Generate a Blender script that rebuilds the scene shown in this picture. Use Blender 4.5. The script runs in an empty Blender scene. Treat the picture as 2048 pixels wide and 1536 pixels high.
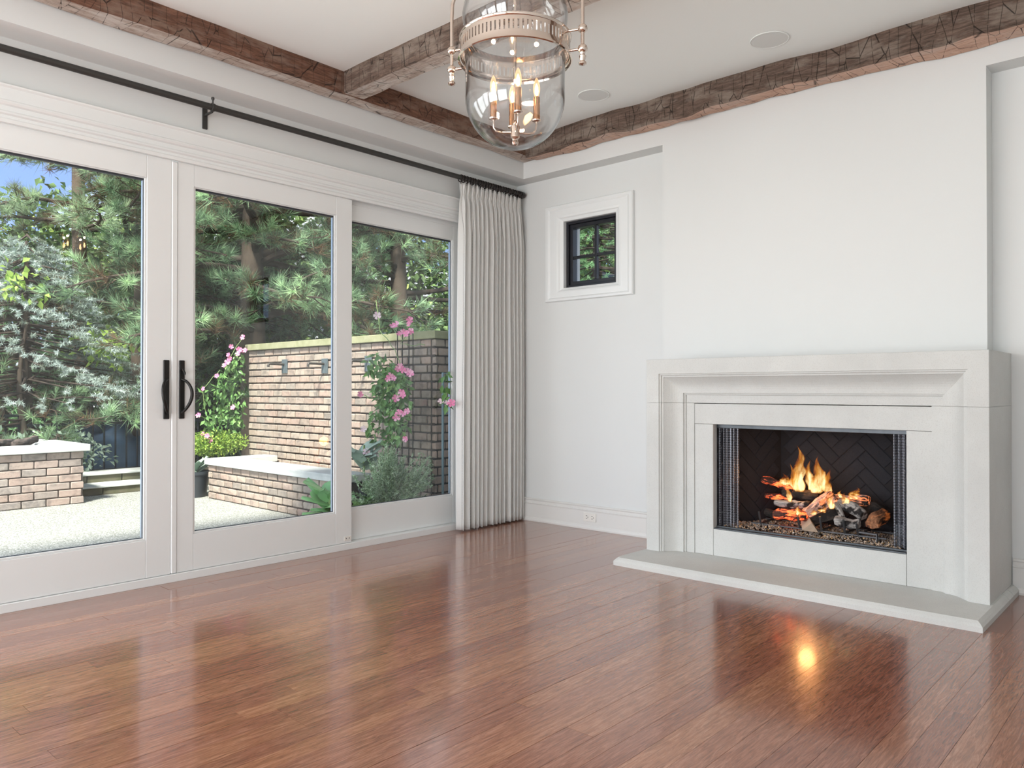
import bpy, math, random
import numpy as np
from mathutils import Vector, Matrix, noise
random.seed(7); RNG = np.random.default_rng(7)
PI = math.pi
SC = bpy.context.scene; COL = SC.collection

# ------------------------------------------------------------------ camera
CAM_H = 1.1; FPX = 1539.0; AZ = math.radians(42.3); PITCH = math.atan(11 / FPX)
cam = bpy.data.cameras.new('camera'); cam.sensor_width = 36; cam.lens = FPX / 2048 * 36
cam.clip_start = 0.05; cam.clip_end = 300
co = bpy.data.objects.new('camera', cam); COL.objects.link(co)
fw = Vector((math.cos(AZ) * math.cos(PITCH), math.sin(AZ) * math.cos(PITCH), math.sin(PITCH)))
rt = Vector((math.sin(AZ), -math.cos(AZ), 0)); up = rt.cross(fw)
mw = Matrix((rt, up, -fw)).transposed().to_4x4(); mw.translation = Vector((0, 0, CAM_H))
co.matrix_world = mw; SC.camera = co

# ------------------------------------------------------------------ world, sun, added fill lights outside unseen openings, exposure
W = bpy.data.worlds.new('sky'); SC.world = W; W.use_nodes = True
nt = W.node_tree; nt.nodes.clear()
def wn(t): return nt.nodes.new(t)
tc = wn('ShaderNodeTexCoord'); sp = wn('ShaderNodeSeparateXYZ'); rp = wn('ShaderNodeValToRGB')
bg = wn('ShaderNodeBackground'); ow = wn('ShaderNodeOutputWorld')
nt.links.new(tc.outputs['Generated'], sp.inputs[0]); nt.links.new(sp.outputs['Z'], rp.inputs[0])
e = rp.color_ramp.elements
e[0].position = 0.0; e[0].color = (.50, .56, .62, 1)
e[1].position = 0.7; e[1].color = (.10, .18, .40, 1)
k = e.new(0.12); k.color = (.19, .28, .47, 1)
k = e.new(0.30); k.color = (.125, .205, .42, 1)
cn = wn('ShaderNodeTexNoise'); cn.inputs['Scale'].default_value = 1.7; cn.inputs['Detail'].default_value = 5; cn.inputs['Roughness'].default_value = .55
cmap = wn('ShaderNodeMapping'); cmap.inputs['Scale'].default_value = (1, 1, 2.6); cmap.inputs['Location'].default_value = (9.1, 2.7, 3.3)
nt.links.new(tc.outputs['Generated'], cmap.inputs[0]); nt.links.new(cmap.outputs[0], cn.inputs['Vector'])
cr_ = wn('ShaderNodeValToRGB'); cr_.color_ramp.elements[0].position = .50; cr_.color_ramp.elements[1].position = .60
nt.links.new(cn.outputs[0], cr_.inputs[0]); mxs = wn('ShaderNodeMix'); mxs.data_type = 'RGBA'; mxs.inputs[7].default_value = (.93, .93, .92, 1)
nt.links.new(cr_.outputs[0], mxs.inputs[0]); nt.links.new(rp.outputs[0], mxs.inputs[6]); nt.links.new(mxs.outputs[2], bg.inputs[0])
bg.inputs[1].default_value = 3.2
nt.links.new(bg.outputs[0], ow.inputs[0])

sun = bpy.data.lights.new('sun', 'SUN'); sun.energy = 15; sun.angle = math.radians(9); sun.color = (1, .95, .86)
so = bpy.data.objects.new('sun', sun); COL.objects.link(so)
so.rotation_euler = Vector((-.60, -.48, 1.0)).to_track_quat('Z', 'Y').to_euler()

def area(name, loc, aim, sx, sy, power, color=(1, 1, 1)):
    l = bpy.data.lights.new(name, 'AREA'); l.shape = 'RECTANGLE'; l.size = sx; l.size_y = sy; l.energy = power; l.color = color
    o = bpy.data.objects.new(name, l); COL.objects.link(o); o.location = loc
    o.rotation_euler = (Vector(loc) - Vector(aim)).to_track_quat('Z', 'Y').to_euler()
    return o
area('fill_light_front', (-3.30, 1.9, 1.25), (3, 2.5, 3.1), 4.3, 2.1, 285, (.97, .99, 1))  # added fill panel outside the unseen front openings, brightens walls and ceiling
area('fill_light_side', (-.95, 4.95, 1.4), (.7, 1.9, .3), 3.6, 2.2, 195, (.97, .99, 1))  # added fill panel beyond the unseen end doors, brightens the room and floor

vs = SC.view_settings
vs.view_transform = 'Standard'; vs.look = 'None'; vs.gamma = 1.0; vs.use_curve_mapping = False; vs.exposure = -0.25

# ------------------------------------------------------------------ materials
def mat(name):
    m = bpy.data.materials.new(name); m.use_nodes = True; t = m.node_tree; t.nodes.clear()
    o = t.nodes.new('ShaderNodeOutputMaterial'); b = t.nodes.new('ShaderNodeBsdfPrincipled')
    t.links.new(b.outputs[0], o.inputs[0]); return m, t, b, o
def N(t, ty, **k):
    n = t.nodes.new(ty)
    for a, v in k.items():
        if a in n.inputs.keys(): n.inputs[a].default_value = v
        else: setattr(n, a, v)
    return n
def L(t, a, b): t.links.new(a, b)
def coords(t, scale=(1, 1, 1), kind='Object', rot=(0, 0, 0)):
    c = N(t, 'ShaderNodeTexCoord'); m = N(t, 'ShaderNodeMapping'); m.inputs['Scale'].default_value = scale
    m.inputs['Rotation'].default_value = rot
    if kind == 'World':
        g = N(t, 'ShaderNodeNewGeometry'); L(t, g.outputs['Position'], m.inputs[0])
    else: L(t, c.outputs[kind], m.inputs[0])
    return m.outputs[0]
def ramp(t, fac, stops):
    r = N(t, 'ShaderNodeValToRGB'); el = r.color_ramp.elements
    while len(el) < len(stops): el.new(.5)
    for i, (p, c) in enumerate(stops):
        el[i].position = p; el[i].color = (*c, 1) if len(c) == 3 else c
    L(t, fac, r.inputs[0]); return r.outputs[0]
def mixc(t, fac, a, b, mode='MIX'):
    m = N(t, 'ShaderNodeMix', data_type='RGBA', blend_type=mode)
    for s, v in ((0, fac), (6, a), (7, b)):
        if isinstance(v, (int, float)): m.inputs[s].default_value = v
        elif isinstance(v, tuple): m.inputs[s].default_value = (*v, 1)
        else: L(t, v, m.inputs[s])
    return m.outputs[2]
def noise_t(t, vec, scale, detail=3, rough=.55, dist=0):
    n = N(t, 'ShaderNodeTexNoise', Scale=scale, Detail=detail, Roughness=rough, Distortion=dist); L(t, vec, n.inputs['Vector']); return n.outputs[0]
def math_t(t, op, a, b=0.0, clamp=False):
    m = N(t, 'ShaderNodeMath', operation=op); m.use_clamp = clamp
    for i, v in enumerate((a, b)):
        if isinstance(v, (int, float)): m.inputs[i].default_value = v
        else: L(t, v, m.inputs[i])
    return m.outputs[0]
def bump(t, b, h, strength=.3, dist=.01):
    n = N(t, 'ShaderNodeBump', Strength=strength, Distance=dist); L(t, h, n.inputs['Height']); L(t, n.outputs[0], b.inputs['Normal'])

def simple(name, col, rough=.5, metal=0, bscale=0, bstr=.1, spec=.5, vary=0.0, vscale=3):
    m, t, b, o = mat(name); b.inputs['Base Color'].default_value = (*col, 1)
    b.inputs['Roughness'].default_value = rough; b.inputs['Metallic'].default_value = metal; b.inputs['Specular IOR Level'].default_value = spec
    v = coords(t, kind='World')
    if vary:
        n = noise_t(t, v, vscale, 4)
        L(t, mixc(t, n, tuple(c * (1 - vary) for c in col), tuple(min(1, c * (1 + vary)) for c in col)), b.inputs['Base Color'])
    if bscale: bump(t, b, noise_t(t, v, bscale, 3), bstr, .002)
    return m
M = {}
M['wall'] = simple('wall_paint', (.70, .715, .705), .7, bscale=250, bstr=.06, vary=.012, vscale=1.2)
M['ceiling'] = simple('ceiling_paint', (.84, .86, .835), .8, bscale=200, bstr=.05)
M['trim'] = simple('white_trim_paint', (.77, .79, .785), .35, bscale=60, bstr=.03, vary=.02, vscale=5)
M['base'] = simple('baseboard_paint', (.72, .715, .69), .4, bscale=60, bstr=.03)
M['black_metal'] = simple('black_metal', (.022, .021, .02), .42, .6, bscale=300, bstr=.1)
M['rod'] = simple('dark_rod_metal', (.045, .043, .04), .5, .3, bscale=400, bstr=.1)
M['ring'] = simple('brown_ring_metal', (.028, .020, .019), .38, .5)
M['black_frame'] = simple('black_window_frame', (.012, .013, .018), .35)
M['gasket'] = simple('gasket', (.03, .035, .045), .5)
M['spacer'] = simple('glass_spacer', (.35, .42, .50), .35, .5)
M['nickel'] = simple('polished_nickel', (.68, .58, .51), .07, 1.0)
M['copper'] = simple('coppery_sleeve', (.50, .30, .18), .14, 1.0)
M['speaker'] = simple('speaker_grille', (.68, .69, .67), .7, bscale=900, bstr=.3)
M['outlet'] = simple('outlet_plastic', (.78, .76, .71), .35)
M['slot'] = simple('dark_slot', (.01, .01, .01), .6)
M['mesh'] = None
M['grate'] = simple('grate_iron', (.10, .10, .105), .45, .7, bscale=80, bstr=.3)
M['frame_steel'] = simple('firebox_steel', (.10, .11, .12), .45, .8, bscale=60, bstr=.4, vary=.3, vscale=20)
M['bark'] = simple('pine_bark', (.10, .075, .055), .9, bscale=25, bstr=1.0, vary=.5, vscale=14)
M['twig'] = simple('dark_twig', (.055, .04, .03), .9, vary=.4, vscale=12)
M['stem'] = simple('green_stem', (.16, .24, .08), .6)
M['pot'] = simple('black_plastic_pot', (.03, .038, .045), .4)
M['spout'] = simple('bronze_spout', (.07, .065, .06), .5, .6, bscale=60, bstr=.3, vary=.3, vscale=30)
M['patina'] = simple('patina_plate', (.12, .15, .16), .55, .4, bscale=60, bstr=.3, vary=.5, vscale=22)
M['fence'] = simple('fence_metal', (.025, .03, .04), .4, .5)
M['rack'] = simple('blue_grey_metal', (.20, .28, .31), .5, .3)
M['mortar'] = simple('mortar', (.055, .045, .038), .95, bscale=120, bstr=.5, vary=.3, vscale=9)
M['soot'] = simple('firebox_soot', (.012, .011, .013), .9, bscale=60, bstr=.4)
M['tarp'] = simple('blue_tarp', (.05, .10, .17), .5, bscale=20, bstr=.5, vary=.5, vscale=6)
M['soil'] = simple('garden_soil', (.05, .04, .03), .95, bscale=30, bstr=.8, vary=.4, vscale=6)
M['siding'] = simple('white_siding', (.75, .77, .78), .5)
M['roofing'] = simple('grey_shingle', (.25, .26, .27), .8, bscale=30, bstr=.4, vary=.25, vscale=8)
M['water'] = simple('brown_basin_water', (.17, .11, .08), .35)

def cap_stone(name, c1, c2):
    m, t, b, o = mat(name); v = coords(t, kind='World')
    c = ramp(t, noise_t(t, v, 5, 6, .7), [(.3, c1), (.7, c2)])
    sp = noise_t(t, v, 160, 2); c = mixc(t, math_t(t, 'GREATER_THAN', sp, .68), c, tuple(x * .6 for x in c1))
    L(t, c, b.inputs['Base Color']); b.inputs['Roughness'].default_value = .85
    bump(t, b, sp, .3, .003); return m
M['slab'] = cap_stone('light_coping_stone', (.42, .44, .42), (.58, .60, .57))
M['cap_mossy'] = cap_stone('mossy_coping', (.20, .21, .10), (.36, .35, .22))
M['moss_stone'] = cap_stone('mossy_step_stone', (.06, .07, .03), (.16, .14, .10))

def limestone():
    m, t, b, o = mat('cast_limestone'); v = coords(t, kind='World')
    n1 = noise_t(t, v, 2.2, 6, .65); n2 = noise_t(t, v, 240, 2, .6)
    c = ramp(t, n1, [(.25, (.53, .535, .515)), (.75, (.63, .635, .61))])
    c = mixc(t, math_t(t, 'MULTIPLY', math_t(t, 'GREATER_THAN', n2, .60), .5), c, (.46, .45, .43))
    L(t, c, b.inputs['Base Color']); b.inputs['Roughness'].default_value = .75
    bump(t, b, n2, .25, .0015); return m
M['lime'] = limestone()

def floor_wood():
    m, t, b, o = mat('stained_oak'); v = coords(t, (1, 1, 1), 'World')
    oi = N(t, 'ShaderNodeObjectInfo')
    ad = N(t, 'ShaderNodeVectorMath', operation='ADD'); cm = N(t, 'ShaderNodeCombineXYZ')
    L(t, math_t(t, 'MULTIPLY', oi.outputs['Random'], 37.0), cm.inputs[0]); L(t, v, ad.inputs[0]); L(t, cm.outputs[0], ad.inputs[1])
    mp = N(t, 'ShaderNodeMapping'); mp.inputs['Scale'].default_value = (3.2, 38, 1); L(t, ad.outputs[0], mp.inputs[0])
    g = noise_t(t, mp.outputs[0], 2.0, 8, .68, 1.4)
    mp2 = N(t, 'ShaderNodeMapping'); mp2.inputs['Scale'].default_value = (9, 190, 1); L(t, ad.outputs[0], mp2.inputs[0])
    pores = noise_t(t, mp2.outputs[0], 2.0, 4, .7, .5)
    c1 = ramp(t, g, [(.28, (.155, .058, .031)), (.48, (.285, .113, .062)), (.70, (.43, .205, .13))])
    c2 = mixc(t, math_t(t, 'MULTIPLY', math_t(t, 'LESS_THAN', pores, .42), .45), c1, (.09, .028, .016))
    hsv = N(t, 'ShaderNodeHueSaturation'); L(t, c2, hsv.inputs['Color'])
    L(t, math_t(t, 'ADD', math_t(t, 'MULTIPLY', oi.outputs['Random'], .34), .83), hsv.inputs['Value'])
    L(t, math_t(t, 'ADD', math_t(t, 'MULTIPLY', oi.outputs['Random'], .012), .494), hsv.inputs['Hue'])
    L(t, hsv.outputs[0], b.inputs['Base Color'])
    wv = noise_t(t, v, 9, 3, .5)
    L(t, math_t(t, 'ADD', math_t(t, 'MULTIPLY', g, .10), .10), b.inputs['Roughness'])
    b.inputs['Specular IOR Level'].default_value = .55
    b.inputs['Coat Weight'].default_value = .55; b.inputs['Coat Roughness'].default_value = .10
    h = math_t(t, 'ADD', math_t(t, 'MULTIPLY', g, .6), math_t(t, 'ADD', math_t(t, 'MULTIPLY', pores, .35), math_t(t, 'MULTIPLY', wv, .9)))
    bump(t, b, h, .11, .004); return m
M['floor'] = floor_wood()

def beam_wood(name, a, c, d, worn):
    m, t, b, o = mat(name); uv = N(t, 'ShaderNodeUVMap').outputs[0]
    def mp(s):
        q = N(t, 'ShaderNodeMapping'); q.inputs['Scale'].default_value = s; L(t, uv, q.inputs[0]); return q.outputs[0]
    g = noise_t(t, mp((5, 45, 1)), 1.5, 8, .7, 1.2)
    pat = noise_t(t, mp((2.5, 7, 1)), 1.5, 5, .65)
    col = ramp(t, g, [(.3, a), (.5, c), (.75, d)])
    col = mixc(t, ramp(t, pat, [(.48, (0, 0, 0)), (.62, (1, 1, 1))]), col, worn)
    vo = N(t, 'ShaderNodeTexVoronoi', feature='DISTANCE_TO_EDGE', Scale=1.0); vo.inputs['Randomness'].default_value = .85
    L(t, mixc(t, .03, mp((15, 3.6, 1)), (0.0, 0.0, 0.0)), vo.inputs['Vector'])
    cr = ramp(t, vo.outputs['Distance'], [(0.0, (0, 0, 0)), (.016, (1, 1, 1))])
    gate = ramp(t, noise_t(t, mp((4, 9, 1)), 1.7, 3), [(.40, (0, 0, 0)), (.48, (1, 1, 1))])
    crack = math_t(t, 'MULTIPLY', math_t(t, 'SUBTRACT', 1.0, cr), gate)
    spots = math_t(t, 'GREATER_THAN', noise_t(t, mp((28, 30, 1)), 2, 2), .70)
    col = mixc(t, math_t(t, 'MULTIPLY', crack, .85), col, (.02, .012, .008))
    col = mixc(t, math_t(t, 'MULTIPLY', spots, .4), col, (.03, .02, .015))
    L(t, col, b.inputs['Base Color']); b.inputs['Roughness'].default_value = .85
    h = math_t(t, 'SUBTRACT', math_t(t, 'ADD', g, pat), math_t(t, 'MULTIPLY', crack, 1.5))
    bump(t, b, h, .9, .008); return m
M['beam_side'] = beam_wood('hewn_beam_side', (.035, .016, .010), (.15, .068, .040), (.30, .15, .095), (.23, .145, .105))
M['beam_grey'] = beam_wood('weathered_beam_side', (.028, .018, .013), (.12, .078, .057), (.25, .17, .13), (.23, .18, .145))
M['beam_under'] = beam_wood('weathered_beam_underside', (.16, .11, .085), (.46, .37, .31), (.64, .56, .50), (.62, .57, .52))
M['beam_tan'] = beam_wood('planed_beam_underside', (.34, .19, .13), (.62, .40, .30), (.74, .54, .43), (.60, .44, .36))

def brick_mat(name, stops, moss=0.0):
    m, t, b, o = mat(name); v = coords(t, kind='World'); oi = N(t, 'ShaderNodeObjectInfo')
    base = ramp(t, oi.outputs['Random'], stops)
    n = noise_t(t, v, 28, 6, .75); c = mixc(t, n, base, (.42, .36, .30), 'MIX')
    blot = ramp(t, noise_t(t, v, 11, 4, .6), [(.50, (0, 0, 0)), (.66, (1, 1, 1))])
    c = mixc(t, math_t(t, 'MULTIPLY', blot, .45), c, (.10, .09, .085))
    L(t, c, b.inputs['Base Color']); b.inputs['Roughness'].default_value = .9
    bump(t, b, noise_t(t, v, 60, 5, .7), .8, .006); return m
BR = [(0, (.25, .15, .105)), (.2, (.34, .20, .155)), (.4, (.34, .27, .21)), (.58, (.18, .11, .08)), (.72, (.37, .30, .23)), (.86, (.075, .07, .065)), (1, (.33, .23, .165))]
M['brick'] = brick_mat('tumbled_brick', BR)
M['brick_pit'] = brick_mat('fire_pit_brick', [(0, (.32, .20, .17)), (.3, (.34, .235, .21)), (.6, (.22, .19, .19)), (.8, (.13, .13, .145)), (1, (.33, .22, .185))])
M['firebrick'] = brick_mat('sooty_firebrick', [(0, (.012, .012, .016)), (.5, (.022, .022, .028)), (1, (.015, .017, .024))])
t = M['firebrick'].node_tree
for n in t.nodes:
    if n.type == 'MIX':
        for i in (6, 7):
            if not n.inputs[i].is_linked: n.inputs[i].default_value = (.018, .019, .024, 1)

def aggregate():
    m, t, b, o = mat('exposed_aggregate'); v = coords(t, kind='World')
    vo = N(t, 'ShaderNodeTexVoronoi', Scale=85); L(t, v, vo.inputs['Vector'])
    sv = N(t, 'ShaderNodeSeparateColor'); L(t, vo.outputs['Color'], sv.inputs[0])
    c = ramp(t, sv.outputs[0], [(0, (.20, .20, .18)), (.35, (.36, .36, .33)), (.7, (.48, .48, .45)), (1, (.66, .65, .62))])
    c = mixc(t, ramp(t, vo.outputs['Distance'], [(.35, (0, 0, 0)), (.75, (1, 1, 1))]), c, (.17, .18, .15))
    c = mixc(t, math_t(t, 'MULTIPLY', noise_t(t, v, 1.5, 5), .35), c, (.26, .28, .24))
    L(t, c, b.inputs['Base Color']); b.inputs['Roughness'].default_value = .8
    bump(t, b, math_t(t, 'SUBTRACT', 1.0, vo.outputs['Distance']), .5, .006); return m
M['patio'] = aggregate()

def foliage(name, stops, trans=.35, rough=.5):
    m, t, b, o = mat(name); at = N(t, 'ShaderNodeAttribute', attribute_name='tint')
    c = ramp(t, at.outputs['Fac'], stops); L(t, c, b.inputs['Base Color']); b.inputs['Roughness'].default_value = rough
    b.inputs['Specular IOR Level'].default_value = .3
    tr = N(t, 'ShaderNodeBsdfTranslucent'); L(t, c, tr.inputs[0]); mx = N(t, 'ShaderNodeMixShader'); mx.inputs[0].default_value = trans
    L(t, b.outputs[0], mx.inputs[1]); L(t, tr.outputs[0], mx.inputs[2]); L(t, mx.outputs[0], o.inputs[0]); return m
M['pine'] = foliage('pine_needles', [(0, (.24, .15, .09)), (.14, (.11, .12, .06)), (.40, (.13, .22, .12)), (.72, (.30, .46, .27)), (1, (.54, .74, .42))])
M['pine_pale'] = foliage('pale_pine_needles', [(0, (.18, .15, .08)), (.2, (.26, .34, .20)), (.6, (.44, .58, .38)), (1, (.60, .76, .46))])
M['spruce'] = foliage('blue_spruce_needles', [(0, (.30, .20, .13)), (.2, (.20, .24, .18)), (.6, (.38, .46, .42)), (1, (.62, .70, .66))], .2)
M['cedar'] = foliage('cedar_fronds', [(0, (.09, .10, .04)), (.5, (.17, .34, .15)), (1, (.34, .58, .30))])
M['cedar_back'] = foliage('hedge_leaves', [(0, (.06, .07, .03)), (.5, (.13, .21, .08)), (.85, (.26, .40, .14)), (1, (.50, .64, .18))])
M['lime_leaf'] = foliage('lime_green_leaves', [(0, (.25, .40, .08)), (1, (.55, .74, .20))], .5)
M['vine_leaf'] = foliage('glossy_vine_leaves', [(0, (.06, .12, .04)), (.6, (.15, .30, .09)), (1, (.32, .50, .18))], .2, .35)
M['petal'] = foliage('pink_petals', [(0, (.75, .17, .36)), (.6, (.85, .30, .50)), (1, (.93, .55, .68))], .3)
M['petal_pale'] = foliage('pale_pink_petals', [(0, (.85, .55, .66)), (1, (.95, .80, .85))], .3)
M['rosemary'] = foliage('grey_green_sprigs', [(0, (.10, .15, .07)), (.5, (.28, .42, .24)), (1, (.60, .72, .52))], .25)
M['shrub'] = foliage('yellow_green_leaves', [(0, (.12, .20, .03)), (.5, (.26, .42, .08)), (1, (.52, .62, .12))], .3)
M['succulent'] = foliage('fleshy_green_leaves', [(0, (.16, .42, .17)), (1, (.40, .68, .30))], .25, .35)
M['grey_leaf'] = foliage('grey_green_leaves', [(0, (.20, .30, .22)), (1, (.48, .60, .50))], .2)
M['gravel'] = foliage('fire_gravel', [(0, (.05, .045, .04)), (.3, (.24, .20, .17)), (.6, (.50, .40, .33)), (.8, (.62, .36, .14)), (1, (.85, .76, .68))], .0, .6)

def glass_pane(name, tint, ior=1.5, rough=.0, edge=None):
    m, t, b, o = mat(name); t.nodes.remove(b)
    tr = N(t, 'ShaderNodeBsdfTransparent'); tr.inputs[0].default_value = (*tint, 1)
    gl = N(t, 'ShaderNodeBsdfGlossy'); gl.inputs['Roughness'].default_value = rough; gl.inputs[0].default_value = (.97, .99, 1, 1)
    g = N(t, 'ShaderNodeNewGeometry'); dt = N(t, 'ShaderNodeVectorMath', operation='DOT_PRODUCT'); L(t, g.outputs['Normal'], dt.inputs[0]); L(t, g.outputs['Incoming'], dt.inputs[1])
    c = math_t(t, 'SUBTRACT', 1.0, math_t(t, 'ABSOLUTE', dt.outputs['Value']), True); r0 = ((ior - 1) / (ior + 1)) ** 2      # Schlick, the same from both sides of the sheet
    f = math_t(t, 'ADD', math_t(t, 'MULTIPLY', math_t(t, 'POWER', c, 5.0), 1 - r0), r0)
    if edge: L(t, ramp(t, c, [(.0, tint), (.62, tint), (1.0, edge)]), tr.inputs[0])      # more glass to pass through at grazing angles
    mx = N(t, 'ShaderNodeMixShader'); L(t, f, mx.inputs[0]); L(t, tr.outputs[0], mx.inputs[1]); L(t, gl.outputs[0], mx.inputs[2])
    L(t, mx.outputs[0], o.inputs[0]); return m
M['pane'] = glass_pane('window_glass', (.97, .985, .98), 1.5)
M['lamp_glass'] = glass_pane('clear_lamp_glass', (.975, .975, .975), 1.6, edge=(.40, .40, .41))

def emit(name, col, s):
    m, t, b, o = mat(name); t.nodes.remove(b); e = N(t, 'ShaderNodeEmission'); e.inputs[0].default_value = (*col, 1); e.inputs[1].default_value = s
    L(t, e.outputs[0], o.inputs[0]); return m
M['filament'] = emit('glowing_filament', (1, .62, .28), 40)
def bulb_mat():
    m, t, b, o = mat('bulb_glass'); t.nodes.remove(b)
    tr = N(t, 'ShaderNodeBsdfTransparent'); e = N(t, 'ShaderNodeEmission'); e.inputs[0].default_value = (1, .55, .25, 1); e.inputs[1].default_value = 3.2
    lw = N(t, 'ShaderNodeLayerWeight'); lw.inputs[0].default_value = .35
    mx = N(t, 'ShaderNodeMixShader'); L(t, math_t(t, 'ADD', math_t(t, 'MULTIPLY', lw.outputs['Facing'], .35), .22), mx.inputs[0])
    L(t, tr.outputs[0], mx.inputs[1]); L(t, e.outputs[0], mx.inputs[2]); L(t, mx.outputs[0], o.inputs[0]); return m
M['bulb'] = bulb_mat()
def flame_mat():
    m, t, b, o = mat('flame'); t.nodes.remove(b)
    c = N(t, 'ShaderNodeTexCoord'); s = N(t, 'ShaderNodeSeparateXYZ'); L(t, c.outputs['Generated'], s.inputs[0])
    lw = N(t, 'ShaderNodeLayerWeight'); lw.inputs[0].default_value = .5
    face = math_t(t, 'SUBTRACT', 1.0, lw.outputs['Facing'])
    n = noise_t(t, coords(t, (26, 26, 5.5), 'World'), 1.0, 3, .6, .6)
    heat = math_t(t, 'ADD', math_t(t, 'SUBTRACT', face, math_t(t, 'MULTIPLY', s.outputs[2], .62)), math_t(t, 'MULTIPLY', math_t(t, 'SUBTRACT', n, .5), 1.3))
    col = ramp(t, heat, [(0, (.60, .05, .005)), (.28, (1, .17, .015)), (.58, (1, .40, .05)), (.88, (1, .82, .40))])
    e = N(t, 'ShaderNodeEmission'); L(t, col, e.inputs[0]); L(t, math_t(t, 'ADD', math_t(t, 'MULTIPLY', math_t(t, 'MAXIMUM', heat, 0), 2.0), .35), e.inputs[1])
    tr = N(t, 'ShaderNodeBsdfTransparent'); mx = N(t, 'ShaderNodeMixShader')
    L(t, math_t(t, 'MULTIPLY', math_t(t, 'POWER', math_t(t, 'MAXIMUM', math_t(t, 'ADD', heat, .02), 0), 1.9), .8, True), mx.inputs[0])
    L(t, tr.outputs[0], mx.inputs[1]); L(t, e.outputs[0], mx.inputs[2]); L(t, mx.outputs[0], o.inputs[0]); return m
M['flame'] = flame_mat()
def log_mat(name, c1, c2, glow, gcol=(1, .12, .03)):
    m, t, b, o = mat(name); v = coords(t, kind='Object')
    mp = N(t, 'ShaderNodeMapping'); mp.inputs['Scale'].default_value = (10, 55, 55); L(t, v, mp.inputs[0])
    n = noise_t(t, mp.outputs[0], 1, 6, .7, .8); n2 = noise_t(t, v, 16, 4, .6)
    L(t, mixc(t, ramp(t, noise_t(t, v, 13, 3), [(.52, (0, 0, 0)), (.60, (1, 1, 1))]), ramp(t, n, [(.35, c1), (.62, c2)]), (.012, .010, .010)), b.inputs['Base Color']); b.inputs['Roughness'].default_value = .9
    bump(t, b, n, .9, .008)
    b.inputs['Emission Color'].default_value = (*gcol, 1)
    if glow: L(t, math_t(t, 'MULTIPLY', ramp(t, math_t(t, 'MULTIPLY', n, math_t(t, 'ADD', n2, .5)), [(.50, (0, 0, 0)), (.64, (1, 1, 1))]), glow), b.inputs['Emission Strength'])
    return m
M['log_char'] = log_mat('charred_log', (.012, .010, .010), (.07, .05, .04), 0)
M['log_ash'] = log_mat('ash_white_log', (.10, .09, .085), (.62, .58, .54), 0)
M['log_ember'] = log_mat('glowing_log', (.05, .015, .01), (.16, .07, .05), 5.0)
M['log_hot'] = log_mat('hot_pale_log', (.30, .14, .10), (.72, .52, .44), 1.6, (1, .28, .10))
M['log_pit'] = log_mat('dark_fire_pit_log', (.02, .018, .017), (.16, .12, .10), 0)
M['log_end'] = log_mat('orange_lit_log', (.14, .05, .02), (.42, .20, .10), .25, (1, .25, .05))
M['log_split'] = simple('split_wood', (.50, .38, .28), .8, bscale=40, bstr=.5, vary=.3, vscale=30)

def mesh_mat():
    m, t, b, o = mat('woven_fire_mesh'); uv = N(t, 'ShaderNodeUVMap').outputs[0]
    ck = N(t, 'ShaderNodeTexBrick', Scale=1.0); mp = N(t, 'ShaderNodeMapping'); mp.inputs['Scale'].default_value = (70, 90, 1); mp.inputs['Rotation'].default_value = (0, 0, .785)
    L(t, uv, mp.inputs[0]); c = N(t, 'ShaderNodeTexChecker', Scale=1.0); L(t, mp.outputs[0], c.inputs['Vector'])
    b.inputs['Base Color'].default_value = (.16, .17, .19, 1); b.inputs['Metallic'].default_value = .6; b.inputs['Roughness'].default_value = .35
    b.inputs['Base Color'].default_value = (.26, .27, .30, 1)
    tr = N(t, 'ShaderNodeBsdfTransparent'); mx = N(t, 'ShaderNodeMixShader'); L(t, math_t(t, 'MULTIPLY', c.outputs['Fac'], .55), mx.inputs[0])
    L(t, b.outputs[0], mx.inputs[1]); L(t, tr.outputs[0], mx.inputs[2]); L(t, mx.outputs[0], o.inputs[0]); return m
M['mesh'] = mesh_mat()
def curtain_mat():
    m, t, b, o = mat('linen_curtain'); uv = N(t, 'ShaderNodeUVMap').outputs[0]
    s = N(t, 'ShaderNodeSeparateXYZ'); L(t, uv, s.inputs[0])
    u = math_t(t, 'FRACT', math_t(t, 'MULTIPLY', s.outputs[0], 8.0))       # a stitched ladder stripe every 0.3 m of cloth
    band = math_t(t, 'LESS_THAN', math_t(t, 'ABSOLUTE', math_t(t, 'SUBTRACT', u, .5)), .016)
    dots = math_t(t, 'LESS_THAN', math_t(t, 'FRACT', math_t(t, 'MULTIPLY', s.outputs[1], 210.0)), .55)
    k = math_t(t, 'MULTIPLY', band, dots)
    mp = N(t, 'ShaderNodeMapping'); mp.inputs['Scale'].default_value = (500, 60, 1); L(t, uv, mp.inputs[0])
    n = noise_t(t, mp.outputs[0], 1.5, 3)
    c = mixc(t, n, (.86, .86, .84), (.95, .95, .93)); c = mixc(t, math_t(t, 'MULTIPLY', k, .85), c, (.10, .09, .085))
    L(t, c, b.inputs['Base Color']); b.inputs['Roughness'].default_value = .9; b.inputs['Specular IOR Level'].default_value = .1
    bump(t, b, n, .15, .002)
    tr = N(t, 'ShaderNodeBsdfTranslucent'); L(t, c, tr.inputs[0]); mx = N(t, 'ShaderNodeMixShader'); mx.inputs[0].default_value = .36
    L(t, b.outputs[0], mx.inputs[1]); L(t, tr.outputs[0], mx.inputs[2]); L(t, mx.outputs[0], o.inputs[0]); return m
M['curtain'] = curtain_mat()

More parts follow.
